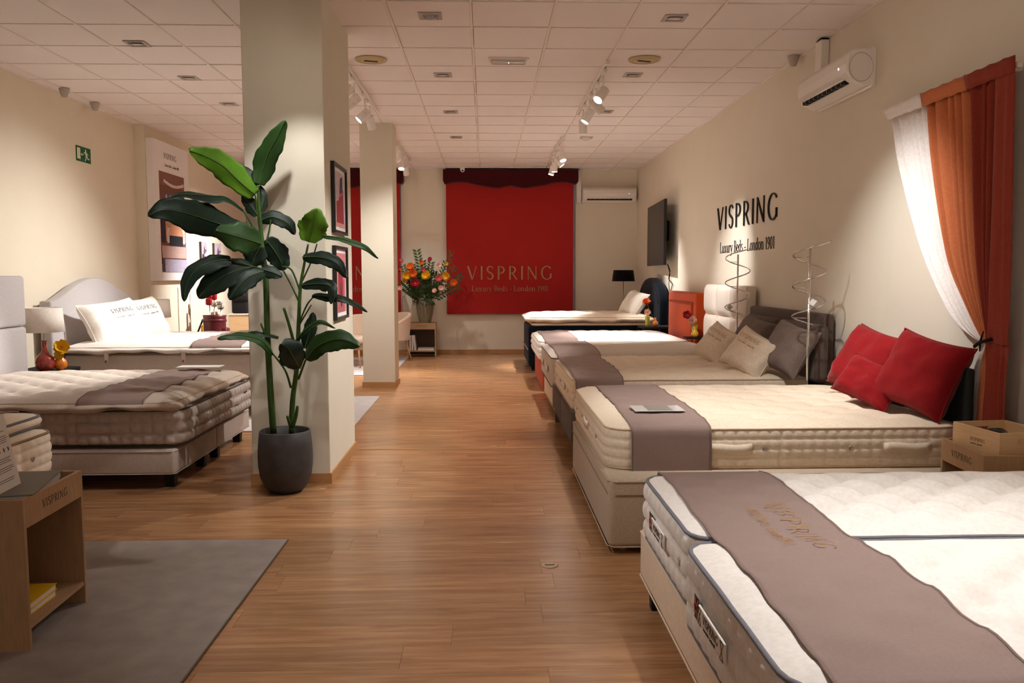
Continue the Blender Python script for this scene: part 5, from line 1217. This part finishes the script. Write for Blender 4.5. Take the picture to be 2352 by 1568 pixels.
# ---------------------------------------------------------------- banana plant in the charcoal pot
PX, PY = -1.345, 5.515
t = thing('plant_pot', 'charcoal stone pot in front of the column', 'pot', (PX, PY, 0))
mk('body', lathe(PX, PY, [(.09, 0), (.115, .012), (.145, .05), (.168, .11), (.178, .18), (.180, .24), (.176, .32), (.167, .41), (.162, .415), (.153, .41), (.158, .33), (.15, .31)], 56), M['pot'], t)
mk('soil', lathe(PX, PY, [(.156, .30), (.154, .345), (.08, .352), (.004, .355)], 32), M['soil'], t)
LEAVES=[
 ([(-1.491, 5.48, 1.965), (-1.577, 5.42, 2.048), (-1.655, 5.36, 2.134), (-1.748, 5.3, 2.187), (-1.81, 5.22, 2.21)],0.086,2,1),
 ([(-1.469, 5.5, 2.032), (-1.445, 5.5, 2.121), (-1.4, 5.48, 2.23), (-1.331, 5.46, 2.338), (-1.277, 5.44, 2.431)],0.075,1,0.9),
 ([(-1.552, 5.42, 1.86), (-1.634, 5.35, 1.934), (-1.71, 5.3, 1.94), (-1.784, 5.25, 1.941), (-1.875, 5.2, 1.941), (-1.95, 5.15, 1.902)],0.075,0,0.35),
 ([(-1.547, 5.4, 1.72), (-1.626, 5.3, 1.751), (-1.727, 5.2, 1.79), (-1.822, 5.1, 1.823), (-1.919, 5.05, 1.834), (-1.988, 5.0, 1.797)],0.105,0,0.85),
 ([(-1.433, 5.38, 1.645), (-1.493, 5.3, 1.669), (-1.563, 5.22, 1.692), (-1.647, 5.15, 1.718)],0.1,1,0.9),
 ([(-1.467, 5.5, 1.799), (-1.39, 5.5, 1.824), (-1.29, 5.5, 1.782), (-1.244, 5.5, 1.711)],0.05,0,0.8),
 ([(-1.434, 5.5, 1.677), (-1.387, 5.52, 1.607), (-1.351, 5.54, 1.536), (-1.346, 5.55, 1.473)],0.08,0,1),
 ([(-1.458, 5.45, 1.633), (-1.496, 5.45, 1.563), (-1.515, 5.44, 1.501)],0.075,0,1),
 ([(-1.6, 5.3, 1.541), (-1.644, 5.25, 1.54), (-1.69, 5.2, 1.526), (-1.77, 5.15, 1.48), (-1.823, 5.12, 1.39), (-1.833, 5.1, 1.287)],0.06,0,0.7),
 ([(-1.49, 5.4, 1.503), (-1.602, 5.3, 1.464), (-1.71, 5.25, 1.396), (-1.78, 5.2, 1.308)],0.09,0,0.9),
 ([(-1.429, 5.4, 1.472), (-1.508, 5.34, 1.434), (-1.569, 5.3, 1.368), (-1.617, 5.28, 1.292)],0.07,0,0.8),
 ([(-1.448, 5.42, 1.484), (-1.379, 5.42, 1.464), (-1.316, 5.42, 1.436)],0.045,0,0.8),
 ([(-1.157, 5.5, 1.66), (-1.131, 5.48, 1.733), (-1.106, 5.46, 1.796), (-1.087, 5.44, 1.873)],0.098,2,1),
 ([(-1.058, 5.45, 1.7), (-0.965, 5.4, 1.687), (-0.874, 5.35, 1.662), (-0.754, 5.3, 1.616), (-0.676, 5.28, 1.55)],0.03,1,0.5),
 ([(-1.188, 5.45, 1.562), (-1.06, 5.4, 1.558), (-0.953, 5.36, 1.519), (-0.883, 5.33, 1.429)],0.05,0,0.8),
 ([(-1.2, 5.45, 1.379), (-1.063, 5.4, 1.388), (-0.99, 5.38, 1.36), (-0.994, 5.36, 1.259)],0.045,0,0.8),
 ([(-1.131, 5.45, 1.313), (-1.03, 5.42, 1.305), (-0.905, 5.38, 1.289), (-0.76, 5.35, 1.209)],0.034,0,0.6),
 ([(-1.392, 5.45, 0.927), (-1.455, 5.4, 1.022), (-1.554, 5.35, 1.058), (-1.641, 5.3, 1.062), (-1.695, 5.27, 1.048)],0.042,1,0.5),
 ([(-1.368, 5.5, 1.034), (-1.475, 5.48, 1.065), (-1.569, 5.46, 1.07)],0.03,0,0.4),
 ([(-1.212, 5.42, 0.837), (-1.232, 5.32, 0.921), (-1.254, 5.28, 0.981), (-1.282, 5.24, 1.012)],0.09,0,0.9),
 ([(-1.176, 5.42, 0.894), (-1.089, 5.36, 0.984), (-0.972, 5.32, 1.032), (-0.877, 5.3, 1.025), (-0.803, 5.28, 0.993)],0.075,1,0.8),
 ([(-1.257, 5.45, 1.003), (-1.156, 5.4, 1.1), (-1.063, 5.37, 1.144), (-0.966, 5.34, 1.106)],0.022,1,0.6),
 ([(-1.202, 5.52, 0.959), (-1.177, 5.52, 1.046), (-1.155, 5.53, 1.132), (-1.147, 5.54, 1.199)],0.045,0,1),
 ([(-1.489, 5.52, 2.023), (-1.538, 5.54, 2.09), (-1.593, 5.56, 2.162)],0.04,0,0.9),
 ([(-1.483, 5.5, 1.833), (-1.529, 5.5, 1.903), (-1.581, 5.5, 1.97)],0.045,0,0.9),
 ([(-1.469, 5.5, 1.847), (-1.452, 5.52, 1.938), (-1.472, 5.54, 2.033)],0.034,0,0.9),
]
STALKS=[
 ([(-1.418, 5.5, 0.394), (-1.432, 5.5, 0.73), (-1.441, 5.5, 1.078), (-1.441, 5.5, 1.393), (-1.451, 5.5, 1.536)],0.022,0.018),
 ([(-1.452, 5.5, 1.507), (-1.464, 5.5, 1.706), (-1.473, 5.5, 1.903), (-1.478, 5.5, 2.029)],0.018,0.008),
 ([(-1.309, 5.55, 0.383), (-1.293, 5.53, 0.608), (-1.252, 5.5, 0.846), (-1.234, 5.5, 1.135), (-1.217, 5.5, 1.364), (-1.185, 5.5, 1.535), (-1.16, 5.5, 1.649)],0.02,0.006),
 ([(-1.471, 5.5, 1.649), (-1.505, 5.45, 1.759), (-1.552, 5.42, 1.86)],0.006,0.005),
 ([(-1.453, 5.5, 1.479), (-1.498, 5.4, 1.501), (-1.6, 5.3, 1.541)],0.008,0.005),
 ([(-1.474, 5.5, 1.762), (-1.488, 5.5, 1.875), (-1.491, 5.48, 1.965)],0.007,0.005),
 ([(-1.434, 5.5, 1.649), (-1.412, 5.5, 1.734), (-1.399, 5.5, 1.804)],0.007,0.005),
 ([(-1.22, 5.5, 1.249), (-1.269, 5.5, 1.364), (-1.328, 5.5, 1.478)],0.007,0.005),
 ([(-1.218, 5.5, 1.335), (-1.272, 5.5, 1.478), (-1.333, 5.5, 1.501)],0.007,0.005),
 ([(-1.211, 5.5, 1.393), (-1.138, 5.48, 1.535), (-1.093, 5.45, 1.647)],0.006,0.004),
 ([(-1.228, 5.5, 1.135), (-1.173, 5.48, 1.25), (-1.117, 5.45, 1.308)],0.006,0.004),
 ([(-1.229, 5.5, 1.12), (-1.189, 5.48, 1.179), (-1.138, 5.45, 1.251)],0.006,0.004),
 ([(-1.3, 5.52, 0.698), (-1.325, 5.48, 0.819), (-1.392, 5.45, 0.927)],0.008,0.006),
 ([(-1.247, 5.52, 0.756), (-1.211, 5.48, 0.833), (-1.176, 5.42, 0.894)],0.008,0.006),
 ([(-1.266, 5.5, 0.99), (-1.295, 5.49, 1.121), (-1.324, 5.48, 1.231)],0.011,0.009),
 ([(-1.437, 5.5, 1.006), (-1.458, 5.48, 1.079), (-1.474, 5.47, 1.132)],0.009,0.006),
 ([(-1.29, 5.5, 0.437), (-1.261, 5.48, 0.514), (-1.248, 5.47, 0.582)],0.014,0.009),
 ([(-1.302, 5.5, 0.437), (-1.31, 5.48, 0.485), (-1.316, 5.47, 0.516)],0.012,0.009),
]

t = thing('banana_plant', 'tall banana plant with broad dark green leaves in the charcoal pot', 'plant', (PX, PY, .355))
for pts, r0, r1 in STALKS:
    P_ = [Vector(p) for p in pts]; Q = []
    n = len(P_)
    for i in range(n-1):
        for k in range(5):
            s = k/5; g = lambda m_: P_[max(0, min(n-1, m_))]
            p0, p1, p2, p3 = g(i-1), g(i), g(i+1), g(i+2)
            Q.append(.5*((2*p1)+(-p0+p2)*s+(2*p0-5*p1+4*p2-p3)*s*s+(-p0+3*p1-3*p2+p3)*s**3))
    Q.append(P_[-1]); mk('stalk' if r0 > .012 else 'leaf_stem', tube([tuple(v) for v in Q], r0, 10, r1=r1), M['stalk'], t)
CAMP = Vector((0, 0, EYE))
for li, (pts, hw, tone, tilt) in enumerate(LEAVES):
    P_ = [Vector(p) for p in pts]; n = len(P_); Q = []
    N = 28
    for i in range(N):
        s_ = i/(N-1)*(n-1); k = min(int(s_), n-2); s = s_-k; g = lambda m_: P_[max(0, min(n-1, m_))]
        p0, p1, p2, p3 = g(k-1), g(k), g(k+1), g(k+2)
        Q.append(.5*((2*p1)+(-p0+p2)*s+(2*p0-5*p1+4*p2-p3)*s*s+(-p0+3*p1-3*p2+p3)*s**3))
    V, F = [], []; NC = 11; mid = []
    random.seed(li*7+1); ph = random.uniform(0, 6)
    for i, p in enumerate(Q):
        tg = (Q[min(N-1, i+1)]-Q[max(0, i-1)]).normalized(); view = (CAMP-p).normalized()
        nrm = (view*tilt+Vector((0, 0, 1))*(1-tilt)*(1.2)); side = tg.cross(nrm).normalized(); nn2 = side.cross(tg).normalized()
        s = i/(N-1); wd_ = hw*(sin(pi*min(1, .06+s*.94))**.55)*(1-.35*s**3)*(1 if s < .97 else .55)
        wd_ = max(wd_, .002)
        for j in range(NC):
            u = j/(NC-1)*2-1
            e = 1+.07*sin(s*17+ph+(2 if u > 0 else 0))*abs(u)+.04*sin(s*41+ph)*abs(u)
            fold = -.16*abs(u)*hw+.14*hw*abs(u)**2*sin(s*8+ph*1.3+(1.2 if u > 0 else 0))
            V.append(tuple(p+side*u*wd_*e+nn2*(.12*hw*(0) -fold*-1)))
        mid.append(tuple(p+nn2*.002))
    for i in range(N-1):
        for j in range(NC-1): F.append((i*NC+j, i*NC+j+1, (i+1)*NC+j+1, (i+1)*NC+j))
    lf = mk('leaf', (V, F), M['leaf%d' % tone], t); so = lf.modifiers.new('thick', 'SOLIDIFY'); so.thickness = .0012
    mk('midrib', tube(mid, .0035, 5, r1=.001), M['leafvein'], lf)
